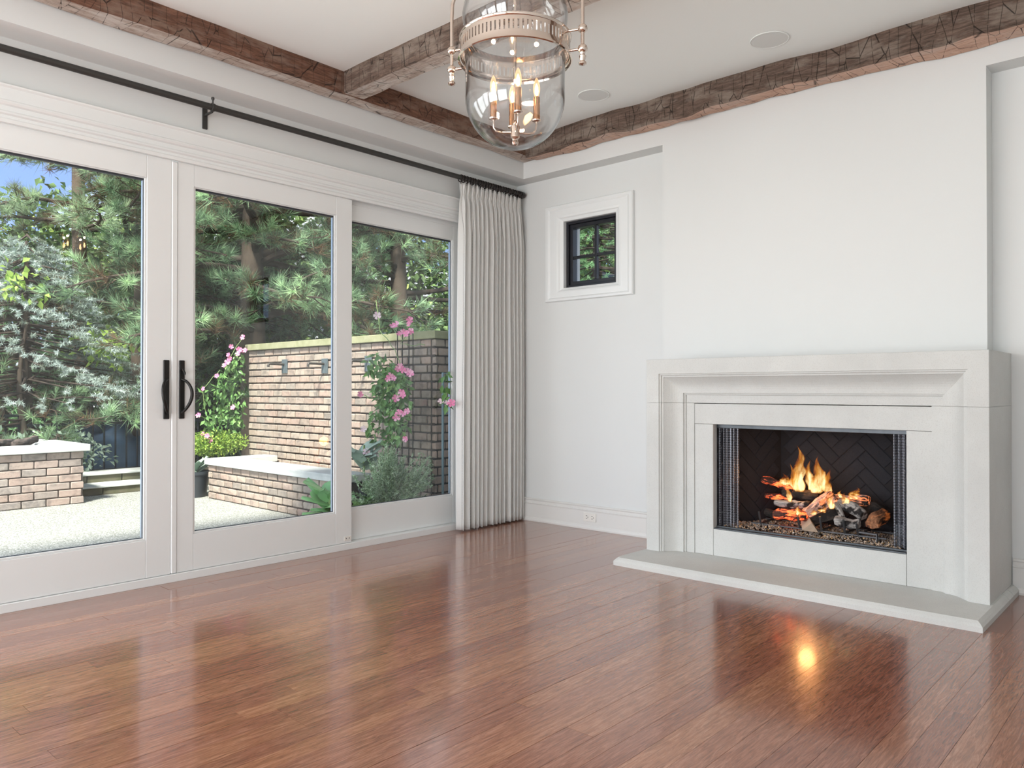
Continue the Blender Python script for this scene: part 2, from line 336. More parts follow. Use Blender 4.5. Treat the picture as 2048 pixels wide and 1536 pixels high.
# ------------------------------------------------------------------ mesh helpers
class MB:
    def __init__(s): s.v = []; s.f = []; s.m = []; s.uv = None
    def add(s, vs, fs, mi=0):
        o = len(s.v); s.v += [tuple(p) for p in vs]; s.f += [tuple(i + o for i in f) for f in fs]; s.m += [mi] * len(fs); return s
    def box(s, a, b, c=0.0, mi=0):
        (x0, y0, z0), (x1, y1, z1) = [tuple(map(min, zip(a, b))), tuple(map(max, zip(a, b)))]
        if c <= 0:
            vs = [(x, y, z) for x in (x0, x1) for y in (y0, y1) for z in (z0, z1)]
            return s.add(vs, [(0, 1, 3, 2), (4, 6, 7, 5), (0, 4, 5, 1), (2, 3, 7, 6), (0, 2, 6, 4), (1, 5, 7, 3)], mi)
        c = min(c, (x1 - x0) * .49, (y1 - y0) * .49, (z1 - z0) * .49); vs = []; idx = {}
        for sx in (0, 1):
            for sy in (0, 1):
                for sz in (0, 1):
                    X, Y, Z = (x0, x1)[sx], (y0, y1)[sy], (z0, z1)[sz]; dx, dy, dz = (c, -c)[sx], (c, -c)[sy], (c, -c)[sz]
                    for ax, p in enumerate(((X, Y + dy, Z + dz), (X + dx, Y, Z + dz), (X + dx, Y + dy, Z))):
                        idx[(sx, sy, sz, ax)] = len(vs); vs.append(p)
        q = lambda a, b, c_, ax: idx[(a, b, c_, ax)]; fs = []
        for d in (0, 1):
            r = [q(d, 0, 0, 0), q(d, 1, 0, 0), q(d, 1, 1, 0), q(d, 0, 1, 0)]; fs.append(r if d else r[::-1])
            r = [q(0, d, 0, 1), q(0, d, 1, 1), q(1, d, 1, 1), q(1, d, 0, 1)]; fs.append(r if d else r[::-1])
            r = [q(0, 0, d, 2), q(1, 0, d, 2), q(1, 1, d, 2), q(0, 1, d, 2)]; fs.append(r if d else r[::-1])
        for i in (0, 1):
            for j in (0, 1):
                r = [q(0, i, j, 1), q(1, i, j, 1), q(1, i, j, 2), q(0, i, j, 2)]; fs.append(r if (i ^ j) else r[::-1])
                r = [q(i, 0, j, 0), q(i, 1, j, 0), q(i, 1, j, 2), q(i, 0, j, 2)]; fs.append(r[::-1] if (i ^ j) else r)
                r = [q(i, j, 0, 0), q(i, j, 1, 0), q(i, j, 1, 1), q(i, j, 0, 1)]; fs.append(r if (i ^ j) else r[::-1])
                for l in (0, 1):
                    if i == 0 and j == 0: pass
        for i in (0, 1):
            for j in (0, 1):
                for l in (0, 1):
                    r = [q(i, j, l, 0), q(i, j, l, 1), q(i, j, l, 2)]; fs.append(r if not ((i + j + l) % 2) == 0 else r[::-1])
        return s.add(vs, fs, mi)
    def tube(s, pts, r, n=10, caps=True, mi=0):
        pts = [Vector(p) for p in pts]; R = r if isinstance(r, (list, tuple)) else [r] * len(pts); vs = []; fs = []
        ref = None
        for i, p in enumerate(pts):
            d = (pts[min(i + 1, len(pts) - 1)] - pts[max(i - 1, 0)]).normalized()
            if ref is None: ref = Vector((0, 0, 1)) if abs(d.z) < .9 else Vector((1, 0, 0))
            a = (ref - d * ref.dot(d)).normalized(); ref = a; b = d.cross(a)
            vs += [p + (a * math.cos(2 * PI * k / n) + b * math.sin(2 * PI * k / n)) * R[i] for k in range(n)]
        for i in range(len(pts) - 1):
            for k in range(n):
                fs.append((i * n + k, i * n + (k + 1) % n, (i + 1) * n + (k + 1) % n, (i + 1) * n + k))
        if caps: fs += [tuple(range(n))[::-1], tuple(range((len(pts) - 1) * n, len(pts) * n))]
        return s.add(vs, fs, mi)
    def lathe(s, prof, c, n=32, mi=0, axis='z', closed=False):
        vs = []; fs = []
        for (r, h) in prof:
            for k in range(n):
                a = 2 * PI * k / n; x, y = r * math.cos(a), r * math.sin(a)
                p = (x, y, h) if axis == 'z' else ((h, x, y) if axis == 'x' else (x, h, y))
                vs.append((c[0] + p[0], c[1] + p[1], c[2] + p[2]))
        m = len(prof)
        for i in range(m if closed else m - 1):
            j = (i + 1) % m
            for k in range(n): fs.append((i * n + k, i * n + (k + 1) % n, j * n + (k + 1) % n, j * n + k))
        if not closed:
            if prof[0][0] > 1e-5: fs.append(tuple(range(n))[::-1])
            if prof[-1][0] > 1e-5: fs.append(tuple(range((m - 1) * n, m * n)))
        return s.add(vs, fs, mi)
    def prism(s, poly, a, b, axis, mi=0):          # poly in the two other axes (cyclic order), extruded along axis
        def mk(u, v, w): return {'x': (w, u, v), 'y': (v, w, u), 'z': (u, v, w)}[axis]
        n = len(poly); vs = [mk(u, v, a) for u, v in poly] + [mk(u, v, b) for u, v in poly]
        fs = [tuple(range(n))[::-1], tuple(range(n, 2 * n))] + [(i, (i + 1) % n, n + (i + 1) % n, n + i) for i in range(n)]
        return s.add(vs, fs, mi)
    def build(s, name, m, parent=None, smooth=False, uv=None, tint=None):
        me = bpy.data.meshes.new(name); me.from_pydata(s.v, [], s.f)
        for x in (m if isinstance(m, (list, tuple)) else [m]): me.materials.append(x)
        if any(s.m): me.polygons.foreach_set('material_index', s.m)
        if smooth: me.polygons.foreach_set('use_smooth', [True] * len(me.polygons))
        me.update()
        import bmesh
        bm = bmesh.new(); bm.from_mesh(me); bmesh.ops.recalc_face_normals(bm, faces=bm.faces); bm.to_mesh(me); bm.free()
        return link(name, me, parent)
def link(name, me, parent=None):
    o = bpy.data.objects.new(name, me); COL.objects.link(o)
    if parent is not None:
        o.parent = parent
        o.matrix_parent_inverse = Matrix.Translation(-Vector(parent.get('at', (0, 0, 0))))
    return o
def smooth_angle(o, deg=35):
    me = o.data; me.polygons.foreach_set('use_smooth', [True] * len(me.polygons))
    import bmesh
    bm = bmesh.new(); bm.from_mesh(me)
    for e in bm.edges:
        if len(e.link_faces) == 2 and e.calc_face_angle(0) > math.radians(deg): e.smooth = False
    bm.to_mesh(me); bm.free(); return o
def tag(o, label=None, cat=None, group=None, kind=None):
    if label: o['label'] = label
    if cat: o['category'] = cat
    if group: o['group'] = group
    if kind: o['kind'] = kind
    return o
def empty(name, loc=(0, 0, 0), label=None, cat=None, group=None, kind=None):
    o = bpy.data.objects.new(name, None); COL.objects.link(o); o.location = loc; o['at'] = tuple(float(x) for x in loc); o.empty_display_size = .1
    return tag(o, label, cat, group, kind)
def bx(name, a, b, m, parent=None, c=.002): return MB().box(a, b, c).build(name, m, parent)
def raw_mesh(name, V, F, m, parent=None, tint=None, smooth=False):      # numpy triangles / quads
    V = np.asarray(V, np.float32); F = np.asarray(F, np.int32); k = F.shape[1]
    me = bpy.data.meshes.new(name); me.vertices.add(len(V)); me.vertices.foreach_set('co', V.ravel())
    me.loops.add(F.size); me.loops.foreach_set('vertex_index', F.ravel())
    me.polygons.add(len(F)); me.polygons.foreach_set('loop_start', np.arange(0, F.size, k, dtype=np.int32))
    me.polygons.foreach_set('loop_total', np.full(len(F), k, np.int32))
    me.update(calc_edges=True); me.materials.append(m)
    if tint is not None:
        a = me.attributes.new('tint', 'FLOAT', 'FACE'); a.data.foreach_set('value', np.asarray(tint, np.float32))
    if smooth: me.polygons.foreach_set('use_smooth', [True] * len(F))
    return link(name, me, parent)

# ------------------------------------------------------------------ room shell
YD = 4.403; XW = 4.905; XB = 4.762; YF = 4.205; ZS = 2.84; ZC = 3.113
X0 = -3.0; Y0 = -.62
BR0, BR1 = .89, 2.885                                         # chimney breast, y range

# floor: sub-floor + one plank per board
fl = bx('floor', (X0, Y0, -.06), (XW + .02, YD + .05, -.016), M['soot'], None, 0); tag(fl, kind='structure')
def visible_floor(xa, xb, y):
    for x in (xa, (xa + xb) / 2, xb):
        p = Vector((x, y, 0)) - Vector((0, 0, CAM_H)); z = p.dot(fw)
        if z > .3 and abs(FPX * p.dot(rt) / z) < 1080 and abs(FPX * p.dot(up) / z) < 820: return True
    return False
y = Y0; far = MB(); count = 0
while y < YD - .01:
    w = random.choice((.083, .083, .095, .108)); y1 = min(y + w, YD)
    x = X0 - random.uniform(0, 1.2)
    while x < XW:
        ln = random.uniform(.9, 2.1); xa, xb = max(x, X0), min(x + ln, XW)
        if xb - xa > .05:
            dz = random.uniform(-.0004, .0003)
            if visible_floor(xa, xb, (y + y1) / 2) and count < 300:
                bx('plank', (xa + .0006, y + .0005, -.016), (xb - .0006, y1 - .0005, dz), M['floor'], fl, 0); count += 1
            else: far.box((xa + .0006, y + .0005, -.016), (xb - .0006, y1 - .0005, dz), 0)
        x += ln
    y = y1
tag(far.build('far_planks', M['floor'], fl), kind='stuff')

# ceiling + soffits
ce = bx('ceiling', (X0, Y0, ZC), (XW + .3, YD + .3, ZC + .12), M['ceiling'], None, 0); tag(ce, kind='structure')
bx('soffit', (X0, YF, ZS), (XW + .1, YD + .1, ZC), M['wall'], ce, 0)
bx('soffit', (XB, Y0, ZS), (XW + .1, YF, ZC), M['wall'], ce, 0)

def wall_holes(name, axis, pos, thick, u0, u1, z0, z1, holes, m):      # axis-aligned wall with rectangular openings
    b = MB(); us = sorted({u0, u1, *[h[0] for h in holes], *[h[1] for h in holes]}); zs = sorted({z0, z1, *[h[2] for h in holes], *[h[3] for h in holes]})
    for i in range(len(us) - 1):
        for j in range(len(zs) - 1):
            uc, zc = (us[i] + us[i + 1]) / 2, (zs[j] + zs[j + 1]) / 2
            if any(h[0] < uc < h[1] and h[2] < zc < h[3] for h in holes): continue
            if axis == 'x': b.box((pos, us[i], zs[j]), (pos + thick, us[i + 1], zs[j + 1]))
            else: b.box((us[i], pos, zs[j]), (us[i + 1], pos + thick, zs[j + 1]))
    return tag(b.build(name, m), kind='structure')
W1 = (3.383, 3.898, 1.923, 2.466); W2 = (-.12, .40, 1.923, 2.466)
wall_holes('wall_right', 'x', XW, .22, Y0, YD + .3, 0, ZS + .02, [W1, W2, (1.30, 2.26, .15, .93)], M['wall'])
wall_holes('wall_left', 'y', YD, .2, X0, XW + .22, -.02, ZS + .02, [(-2.9, 4.40, -.02, 2.44)], M['wall'])
wall_holes('wall_back', 'y', Y0 - .2, .2, X0 - .2, XW + .22, 0, ZC, [], M['wall'])
wall_holes('wall_front', 'x', X0 - .2, .2, Y0, YD + .2, 0, ZC, [(-.3, 1.8, .45, 2.7), (2.0, 4.1, .45, 2.7)], M['wall'])
# chimney breast hollowed for the firebox
cb = wall_holes('wall_chimney_breast', 'x', XB, XW - XB + .001, BR0, BR1, 0, ZS, [(1.19, 2.36, .19, .90)], M['wall'])
# added window frames in the unseen front openings, made to admit the fill light
for i, (y0, y1) in enumerate(((-.3, 1.8), (2.0, 4.1))):
    w = empty(f'window_{i + 3}', (X0 - .1, (y0 + y1) / 2, .45), kind='structure')
    for a, b in (((y0, .45), (y0 + .06, 2.7)), ((y1 - .06, .45), (y1, 2.7)), ((y0 + .06, .45), (y1 - .06, .51)), ((y0 + .06, 2.64), (y1 - .06, 2.7)), (((y0 + y1) / 2 - .02, .51), ((y0 + y1) / 2 + .02, 2.64))):
        bx('frame_bar', (X0 - .13, a[0], a[1]), (X0 - .07, b[0], b[1]), M['trim'], w)

# baseboards
def base_prof(face, sgn=-1):            # (x, z) outline against plane x = face
    q = [(0, 0), (.026, 0), (.027, .012), (.020, .028), (.015, .034), (.015, .140), (.018, .146), (.018, .150), (.012, .154), (.012, .172), (.017, .178), (.017, .186), (.010, .190), (0, .190)]
    return [(face + sgn * a, z) for a, z in q]
def baseboard(name, ya, yb, face):
    b = MB(); p = base_prof(face); n = len(p)
    b.add([(x, ya, z) for x, z in p] + [(x, yb, z) for x, z in p], [tuple(range(n)), tuple(range(n, 2 * n))] + [(i, (i + 1) % n, n + (i + 1) % n, n + i) for i in range(n)])
    return tag(b.build(name, M['base']), kind='structure')
baseboard('baseboard_right', 2.886, 4.38, XW - .0005)
baseboard('baseboard_far_right', Y0 + .01, .80, XW - .0005)

# ------------------------------------------------------------------ sliding doors
tag(bx('trim_1', (X0 + .05, 4.392, -.002), (4.40, 4.60, .045), M['trim'], None, .003), kind='structure')        # sill
def head_casing():
    x0, x1 = X0 + .02, 4.60; b = MB()
    prof = [(4.403, 2.414), (4.380, 2.414), (4.378, 2.432), (4.386, 2.438), (4.386, 2.452), (4.374, 2.458), (4.374, 2.468), (4.384, 2.474), (4.384, 2.498), (4.372, 2.503), (4.366, 2.512), (4.366, 2.520), (4.372, 2.524), (4.374, 2.585), (4.366, 2.592), (4.364, 2.600), (4.403, 2.600)]
    n = len(prof); b.add([(x0, y, z) for y, z in prof] + [(x1, y, z) for y, z in prof], [tuple(range(n)), tuple(range(n, 2 * n))] + [(i, (i + 1) % n, n + (i + 1) % n, n + i) for i in range(n)])
    return tag(b.build('trim_2', M['trim']), kind='structure')
head_casing()
tag(bx('trim_3', (4.40, 4.372, 0), (4.60, 4.4029, 2.414), M['trim'], None, .004), kind='structure')
tag(bx('trim_4', (X0 + .001, 4.372, 0), (-2.9, 4.4029, 2.414), M['trim'], None, .004), kind='structure')
bx('trim_5', (-2.9, 4.56, 2.40), (4.40, 4.60, 2.44), M['trim'], None, 0)['kind'] = 'structure'

def door(name, xa, xb, gx0, gx1, yf, dep=.045, z0=.047, z1=2.414, gz0=.258, gz1=2.287):
    d = empty(name, ((xa + xb) / 2, yf, 0), kind='structure')
    bx('stile', (xa, yf, z0), (gx0, yf + dep, z1), M['trim'], d)
    bx('stile', (gx1, yf, z0), (xb, yf + dep, z1), M['trim'], d)
    bx('rail', (gx0 + .0004, yf + .0006, z0), (gx1 - .0004, yf + dep, gz0), M['trim'], d)
    bx('rail', (gx0 + .0004, yf + .0006, gz1), (gx1 - .0004, yf + dep, z1), M['trim'], d)
    s = .012
    stop = MB()
    for a, b in (((gx0, gz0), (gx0 + s, gz1)), ((gx1 - s, gz0), (gx1, gz1)), ((gx0 + s, gz0), (gx1 - s, gz0 + s)), ((gx0 + s, gz1 - s * .5), (gx1 - s, gz1))):
        stop.box((a[0], yf + .006, a[1]), (b[0], yf + .016, b[1]), .002)
    stop.build('glazing_bead', M['trim'], d)
    g = MB()
    for a, b in (((gx0, gz0), (gx0 + .014, gz1)), ((gx1 - .014, gz0), (gx1, gz1)), ((gx0 + .014, gz0), (gx1 - .014, gz0 + .014)), ((gx0 + .014, gz1 - .016), (gx1 - .014, gz1))):
        g.box((a[0], yf + .0165, a[1]), (b[0], yf + .034, b[1]))
    tag(g.build('gasket', M['gasket'], d), 'dark gasket strip around the glass')
    g = MB().box((gx1 - .019, yf + .018, gz0 + .015), (gx1 - .0145, yf + .033, gz1 - .017)).build('spacer', M['spacer'], d)
    pn = MB().box((gx0 + .003, yf + .022, gz0 + .003), (gx1 - .003, yf + .026, gz1 - .003)).build('pane', M['pane'], d)
    tag(pn, 'clear glass pane')
    return d
d0 = door('door_4', -1.19, .52, -1.05, .395, 4.403)
bx('trim_6', (.52, 4.405, .047), (.575, 4.45, 2.414), M['trim'], None)['kind'] = 'structure'
door('added_door', -2.89, -1.195, -2.75, -1.33, 4.403)  # unseen door, added so that the side fill light has an opening
d1 = door('door_1', .575, 1.942, .71, 1.805, 4.403)
bx('astragal', (1.943, 4.398, .047), (1.977, 4.440, 2.410), M['trim'], d1, .005)
d2 = door('door_2', 1.978, 3.192, 2.074, 3.062, 4.403)
d3 = door('door_3', 3.10, 4.36, 3.10, 4.200, 4.455, gz0=.263, gz1=2.288, z0=.046, z1=2.40)
tag(bx('trim_7', (3.19, 4.45, 2.395), (4.40, 4.50, 2.44), M['trim'], None, .002), kind='structure')
tag(bx('trim_8', (4.355, 4.404, .046), (4.40, 4.52, 2.43), M['trim'], None, .002), kind='structure')
# small bolt plate at the foot of the second door
pl = bx('bolt_plate', (3.128, 4.3985, .062), (3.186, 4.403, .092), M['outlet'], d2, .001)
for x in (3.145, 3.170): MB().lathe([(.0001, 4.3975), (.0035, 4.3975), (.0035, 4.3990)], (x, 0, .078), 10, axis='y').build('screw_hole', M['slot'], pl)

def handle(d, x0, x1, s, thumb):
    y = 4.403
    p = bx('handle_plate', (x0, y - .010, .932), (x1, y - .0002, 1.268), M['black_metal'], d, .003); tag(p, 'black metal door handle back plate')
    xc = (x0 + x1) / 2; pts = []
    for i in range(19):
        k = i / 18; ang = k * PI
        bow = math.sin(PI * k ** .72) ** .8 * .042; out = .010 + math.sin(ang) ** .6 * .045
        pts.append((xc + s * (bow - .004), y - out, 1.160 - .208 * k + .012 * math.sin(ang * .5) ** 6))
    r = [.0075 + .0022 * math.sin(PI * i / 18) for i in range(19)]
    tag(smooth_angle(MB().tube(pts, r, 12).build('handle_grip', M['black_metal'], d), 50), 'curved black metal pull')
    if thumb: smooth_angle(MB().tube([(xc, y - .010, 1.215), (xc, y - .022, 1.214), (xc + .004, y - .034, 1.195), (xc + .004, y - .034, 1.185)], [.009, .007, .006, .005], 10).build('thumb_turn', M['black_metal'], d), 50)
handle(d1, 1.896, 1.930, -1, False); handle(d2, 1.986, 2.018, 1, True)

# ------------------------------------------------------------------ small windows on the fireplace wall
def small_window(name, w):
    ya, yb, z0, z1 = w; d = empty(name, (XW, (ya + yb) / 2, z0), kind='structure')
    c = MB(); o = .183; ring = [(0, 0), (.010, .030), (.018, .040), (.022, .060), (.022, .130), (.028, .140), (.032, .150), (.032, .176), (.024, o)]  # (protrusion, outset)
    loops = []
    for pr, ou in ring + [(0, o)]:
        loops.append([(XW - pr, ya - ou * .93, z0 - ou * .58), (XW - pr, yb + ou * .93, z0 - ou * .58), (XW - pr, yb + ou * .93, z1 + ou * .73), (XW - pr, ya - ou * .93, z1 + ou * .73)])
    vs = [p for l in loops for p in l]; fs = []
    for i in range(len(loops) - 1):
        for k in range(4): fs.append((i * 4 + k, i * 4 + (k + 1) % 4, (i + 1) * 4 + (k + 1) % 4, (i + 1) * 4 + k))
    c.add(vs, fs); tag(c.build('casing', M['trim'], d), 'white stepped window casing')
    rv = MB()
    for a, b in (((ya - .001, z0), (ya + .001, z1)), ((yb - .001, z0), (yb + .001, z1)), ((ya, z0 - .001), (yb, z0 + .001)), ((ya, z1 - .001), (yb, z1 + .001))):
        rv.box((XW + .001, a[0], a[1]), (XW + .14, b[0], b[1]))
    rv.build('reveal', M['trim'], d)
    def ringbars(nm, x0, x1, inset, wd, m):
        q = MB(); A, B, C, D = ya + inset, yb - inset, z0 + inset, z1 - inset
        for a, b in (((A, C), (A + wd, D)), ((B - wd, C), (B, D)), ((A + wd, C), (B - wd, C + wd)), ((A + wd, D - wd), (B - wd, D))): q.box((x0, a[0], a[1]), (x1, b[0], b[1]), .002)
        return tag(q.build(nm, m, d), 'black window frame')
    ringbars('frame', XW + .035, XW + .13, .0015, .022, M['black_frame'])
    ringbars('sash', XW + .055, XW + .115, .0245, .030, M['black_frame'])
    ym, zm = (ya + yb) / 2 - .02, (z0 + z1) / 2 - .022; i = .0555
    bx('muntin', (XW + .060, ym - .011, z0 + i), (XW + .090, ym + .011, z1 - i), M['black_frame'], d)
    for a, b in ((ya + i, ym - .012), (ym + .012, yb - i)):
        bx('muntin', (XW + .060, a, zm - .011), (XW + .090, b, zm + .011), M['black_frame'], d)
        for c0, c1 in ((z0 + i, zm - .012), (zm + .012, z1 - i)):
            MB().box((XW + .098, a, c0), (XW + .102, b, c1)).build('pane', M['pane'], d)
    return d
small_window('window_1', W1); small_window('window_2', W2)

# ------------------------------------------------------------------ beams
def beam(name, axis, a, b, lo, hi, zb, zt, mats, label, seed, wav=.010, inner=1):
    """hewn beam: lo..hi is its cross range, a..b its length; the inner face and the lower edge wander"""
    n = int((b - a) / .045); vs = []; fs = []; mi = []; uvs = []
    per = []
    for i in range(n + 1):
        s = a + (b - a) * i / n; nz = lambda k, f=1.7, am=1.0: am * noise.noise((s * f, k * 7.3 + seed, seed * .37))
        i_lo = wav * (nz(1) + .5 * nz(2, 5)) ; i_hi = wav * (nz(3) + .5 * nz(4, 5)); bl = wav * .8 * (nz(5) + .5 * nz(6, 6)); bh = wav * .8 * (nz(7) + .5 * nz(8, 6))
        ch = .010 + .006 * nz(9, 4)
        L0 = lo if inner == 1 else lo + i_lo; H0 = hi + i_hi if inner != -1 else hi
        if inner == 1: H0 = hi; L0 = lo + i_lo
        if inner == 0: L0 = lo + i_lo; H0 = hi + i_hi
        ring = [(L0 + .002 * nz(10, 6), zt), (L0 + .003 * nz(11, 6), zt - (zt - zb) * .33), (L0 + .004 * nz(12, 7), zt - (zt - zb) * .66), (L0 + .002, zb + ch + bl), (L0 + ch, zb + bl), (L0 + (H0 - L0) * .35, zb + bl * .8 + .003 * nz(13, 8)), (L0 + (H0 - L0) * .68, zb + bh * .8 + .003 * nz(14, 8)), (H0 - ch, zb + bh), (H0 - .001, zb + ch + bh), (H0, zt - (zt - zb) * .5), (H0, zt)]
        per.append(ring)
    m = len(per[0]); acc = [0.0]
    for j in range(1, m): acc.append(acc[-1] + math.dist(per[0][j], per[0][j - 1]))
    for i, ring in enumerate(per):
        s = a + (b - a) * i / n
        for (c, z) in ring: vs.append((s, c, z) if axis == 'x' else (c, s, z))
    me = bpy.data.meshes.new(name); fl_ = []; mid = []
    for i in range(n):
        for j in range(m - 1):
            fl_.append((i * m + j, i * m + j + 1, (i + 1) * m + j + 1, (i + 1) * m + j)); mid.append(1 if 4 <= j <= 6 else 0)
    fl_ += [tuple(range(m)), tuple(range(n * m, (n + 1) * m))]; mid += [0, 0]
    me.from_pydata(vs, [], fl_); uvl = me.uv_layers.new(name='UVMap')
    for p in me.polygons:
        for li, vi in zip(p.loop_indices, p.vertices):
            i, j = divmod(vi, m); uvl.data[li].uv = (a + (b - a) * i / n + seed * 3.1, acc[j] + seed)
    for x in mats: me.materials.append(x)
    me.polygons.foreach_set('material_index', mid)
    o = link(name, me); smooth_angle(o, 32)
    return tag(o, label, 'beam', 'hewn ceiling beams')
beam('ceiling_beam', 'x', X0, XB - .003, 4.055, YF - .0015, 2.976, ZC + .0, [M['beam_side'], M['beam_under']], 'long hewn brown ceiling beam running above the glass doors', 1)
beam('ceiling_beam', 'y', Y0, 4.050, 2.872, 3.030, 2.976, ZC + .0, [M['beam_grey'], M['beam_under']], 'short cross beam passing behind the glass lantern to the door side beam', 2, inner=0)
beam('ceiling_beam', 'y', Y0, 4.050, 4.595, XB - .0015, 2.955, ZC + .0, [M['beam_grey'], M['beam_tan']], 'hewn ceiling beam with tan underside above the fireplace', 3, wav=.036, inner=1)

# ceiling speakers
for i, (x, y) in enumerate(((4.26, 1.874), (4.255, 3.118))):
    s = empty('ceiling_speaker', (x, y, ZC), ['round white ceiling speaker nearer the camera, right of the lantern', 'round white ceiling speaker farther away, beside the lantern glass'][i], 'speaker', 'flush ceiling speakers')
    MB().lathe([(.103, 0), (.108, -.0005), (.109, -.004), (.103, -.006), (.1025, 0)], (x, y, ZC - .0002), 48, closed=True).build('rim', M['ceiling'], s, True)
    MB().lathe([(.1024, -.0002), (.1024, -.004), (.0001, -.005)], (x, y, ZC - .0002), 48).build('grille', M['speaker'], s)

# outlet on the baseboard
ou = empty('wall_outlet', (4.888, 3.62, .062), 'white double socket outlet set in the baseboard left of the fireplace', 'outlet')
bx('cover_plate', (4.883, 3.561, .062), (4.8895, 3.681, .130), M['outlet'], ou, .002)
for yc in (3.595, 3.648):
    r = MB().lathe([(.0001, 4.8815), (.0165, 4.8815), (.0165, 4.8835)], (0, yc, .096), 20, axis='x').build('socket', M['outlet'], ou)
    for dy, dz in ((0, .010), (0, -.010)): bx('slot', (4.8806, yc + dy - .006, .096 + dz - .0018), (4.8816, yc + dy + .006, .096 + dz + .0018), M['slot'], r, 0)
    MB().lathe([(.0001, 4.8806), (.0030, 4.8806), (.0030, 4.8816)], (0, yc - .013, .096), 10, axis='x').build('slot', M['slot'], r)

# ------------------------------------------------------------------ curtain, rod, rings
RY, RZ = 4.30, 2.744
rod = empty('curtain_rod', (2.0, RY, RZ), 'long black metal curtain rod above the glass doors', 'curtain rod')
smooth_angle(MB().tube([(X0 + .2, RY, RZ), (4.84, RY, RZ)], .0185, 20).build('pole', M['rod'], rod), 50)
smooth_angle(MB().tube([(4.835, RY, RZ), (4.862, RY, RZ), (4.876, RY + .008, RZ - .002), (4.884, RY + .030, RZ - .003), (4.884, RY + .102, RZ - .003)], [.0235, .0235, .022, .020, .020], 18).build('end_elbow', M['ring'], rod), 50)
xb_ = 2.135
br = MB(); br.lathe([(.020, -.010), (.0235, -.008), (.0235, .008), (.020, .010)], (xb_, RY, RZ), 24, axis='x', closed=True)
bk = smooth_angle(br.build('bracket_collar', M['rod'], rod), 40)
smooth_angle(MB().lathe([(.0045, .018), (.0045, .040), (.0075, .044), (.010, .051), (.0085, .058), (.0001, .062)], (xb_, RY, RZ), 14).build('bracket_knob', M['rod'], rod), 60)
bx('bracket_arm', (xb_ - .006, RY + .005, RZ - .030), (xb_ + .006, 4.396, RZ - .018), M['rod'], rod)
bx('bracket_plate', (xb_ - .016, 4.394, RZ - .105), (xb_ + .016, 4.4028, RZ + .02), M['rod'], rod, .003)
xa_, xe_ = 4.142, 4.815; proto = None
for i in range(24):
    x = xa_ + (xe_ - xa_) * i / 23 + random.uniform(-.006, .006)
    if proto is None:
        b = MB(); n, k = 24, 8; vs = []; fs = []; R, r = .0265, .0042
        for a in range(n):
            for c in range(k):
                t_, p_ = 2 * PI * a / n, 2 * PI * c / k; vs.append((r * math.sin(p_), (R + r * math.cos(p_)) * math.cos(t_), (R + r * math.cos(p_)) * math.sin(t_)))
                fs.append((a * k + c, a * k + (c + 1) % k, ((a + 1) % n) * k + (c + 1) % k, ((a + 1) % n) * k + c))
        b.add(vs, fs); o = b.build('curtain_ring', M['ring'], None, True)
        ey = MB(); n, k, R2, r2 = 12, 6, .006, .0014; vs = []; fs = []
        for a in range(n):
            for c in range(k):
                t_, p_ = 2 * PI * a / n, 2 * PI * c / k; vs.append((r2 * math.sin(p_), (R2 + r2 * math.cos(p_)) * math.cos(t_), -.0375 + (R2 + r2 * math.cos(p_)) * math.sin(t_)))
                fs.append((a * k + c, a * k + (c + 1) % k, ((a + 1) % n) * k + (c + 1) % k, ((a + 1) % n) * k + c))
        ey.add(vs, fs); e_ = ey.build('eyelet', M['ring'], o, True); proto = o; eye = e_
    else:
        o = proto.copy(); COL.objects.link(o); e_ = eye.copy(); e_.parent = o; COL.objects.link(e_)
    o.location = (x, RY, RZ - .0075); o.rotation_euler = (0, 0, random.uniform(-.15, .15))
    tag(o, 'brown metal curtain ring hanging open at the curtain\'s door side edge' if i == 0 else 'brown metal curtain ring bunched with the others above the curtain', 'curtain ring', 'curtain rings above the curtain')

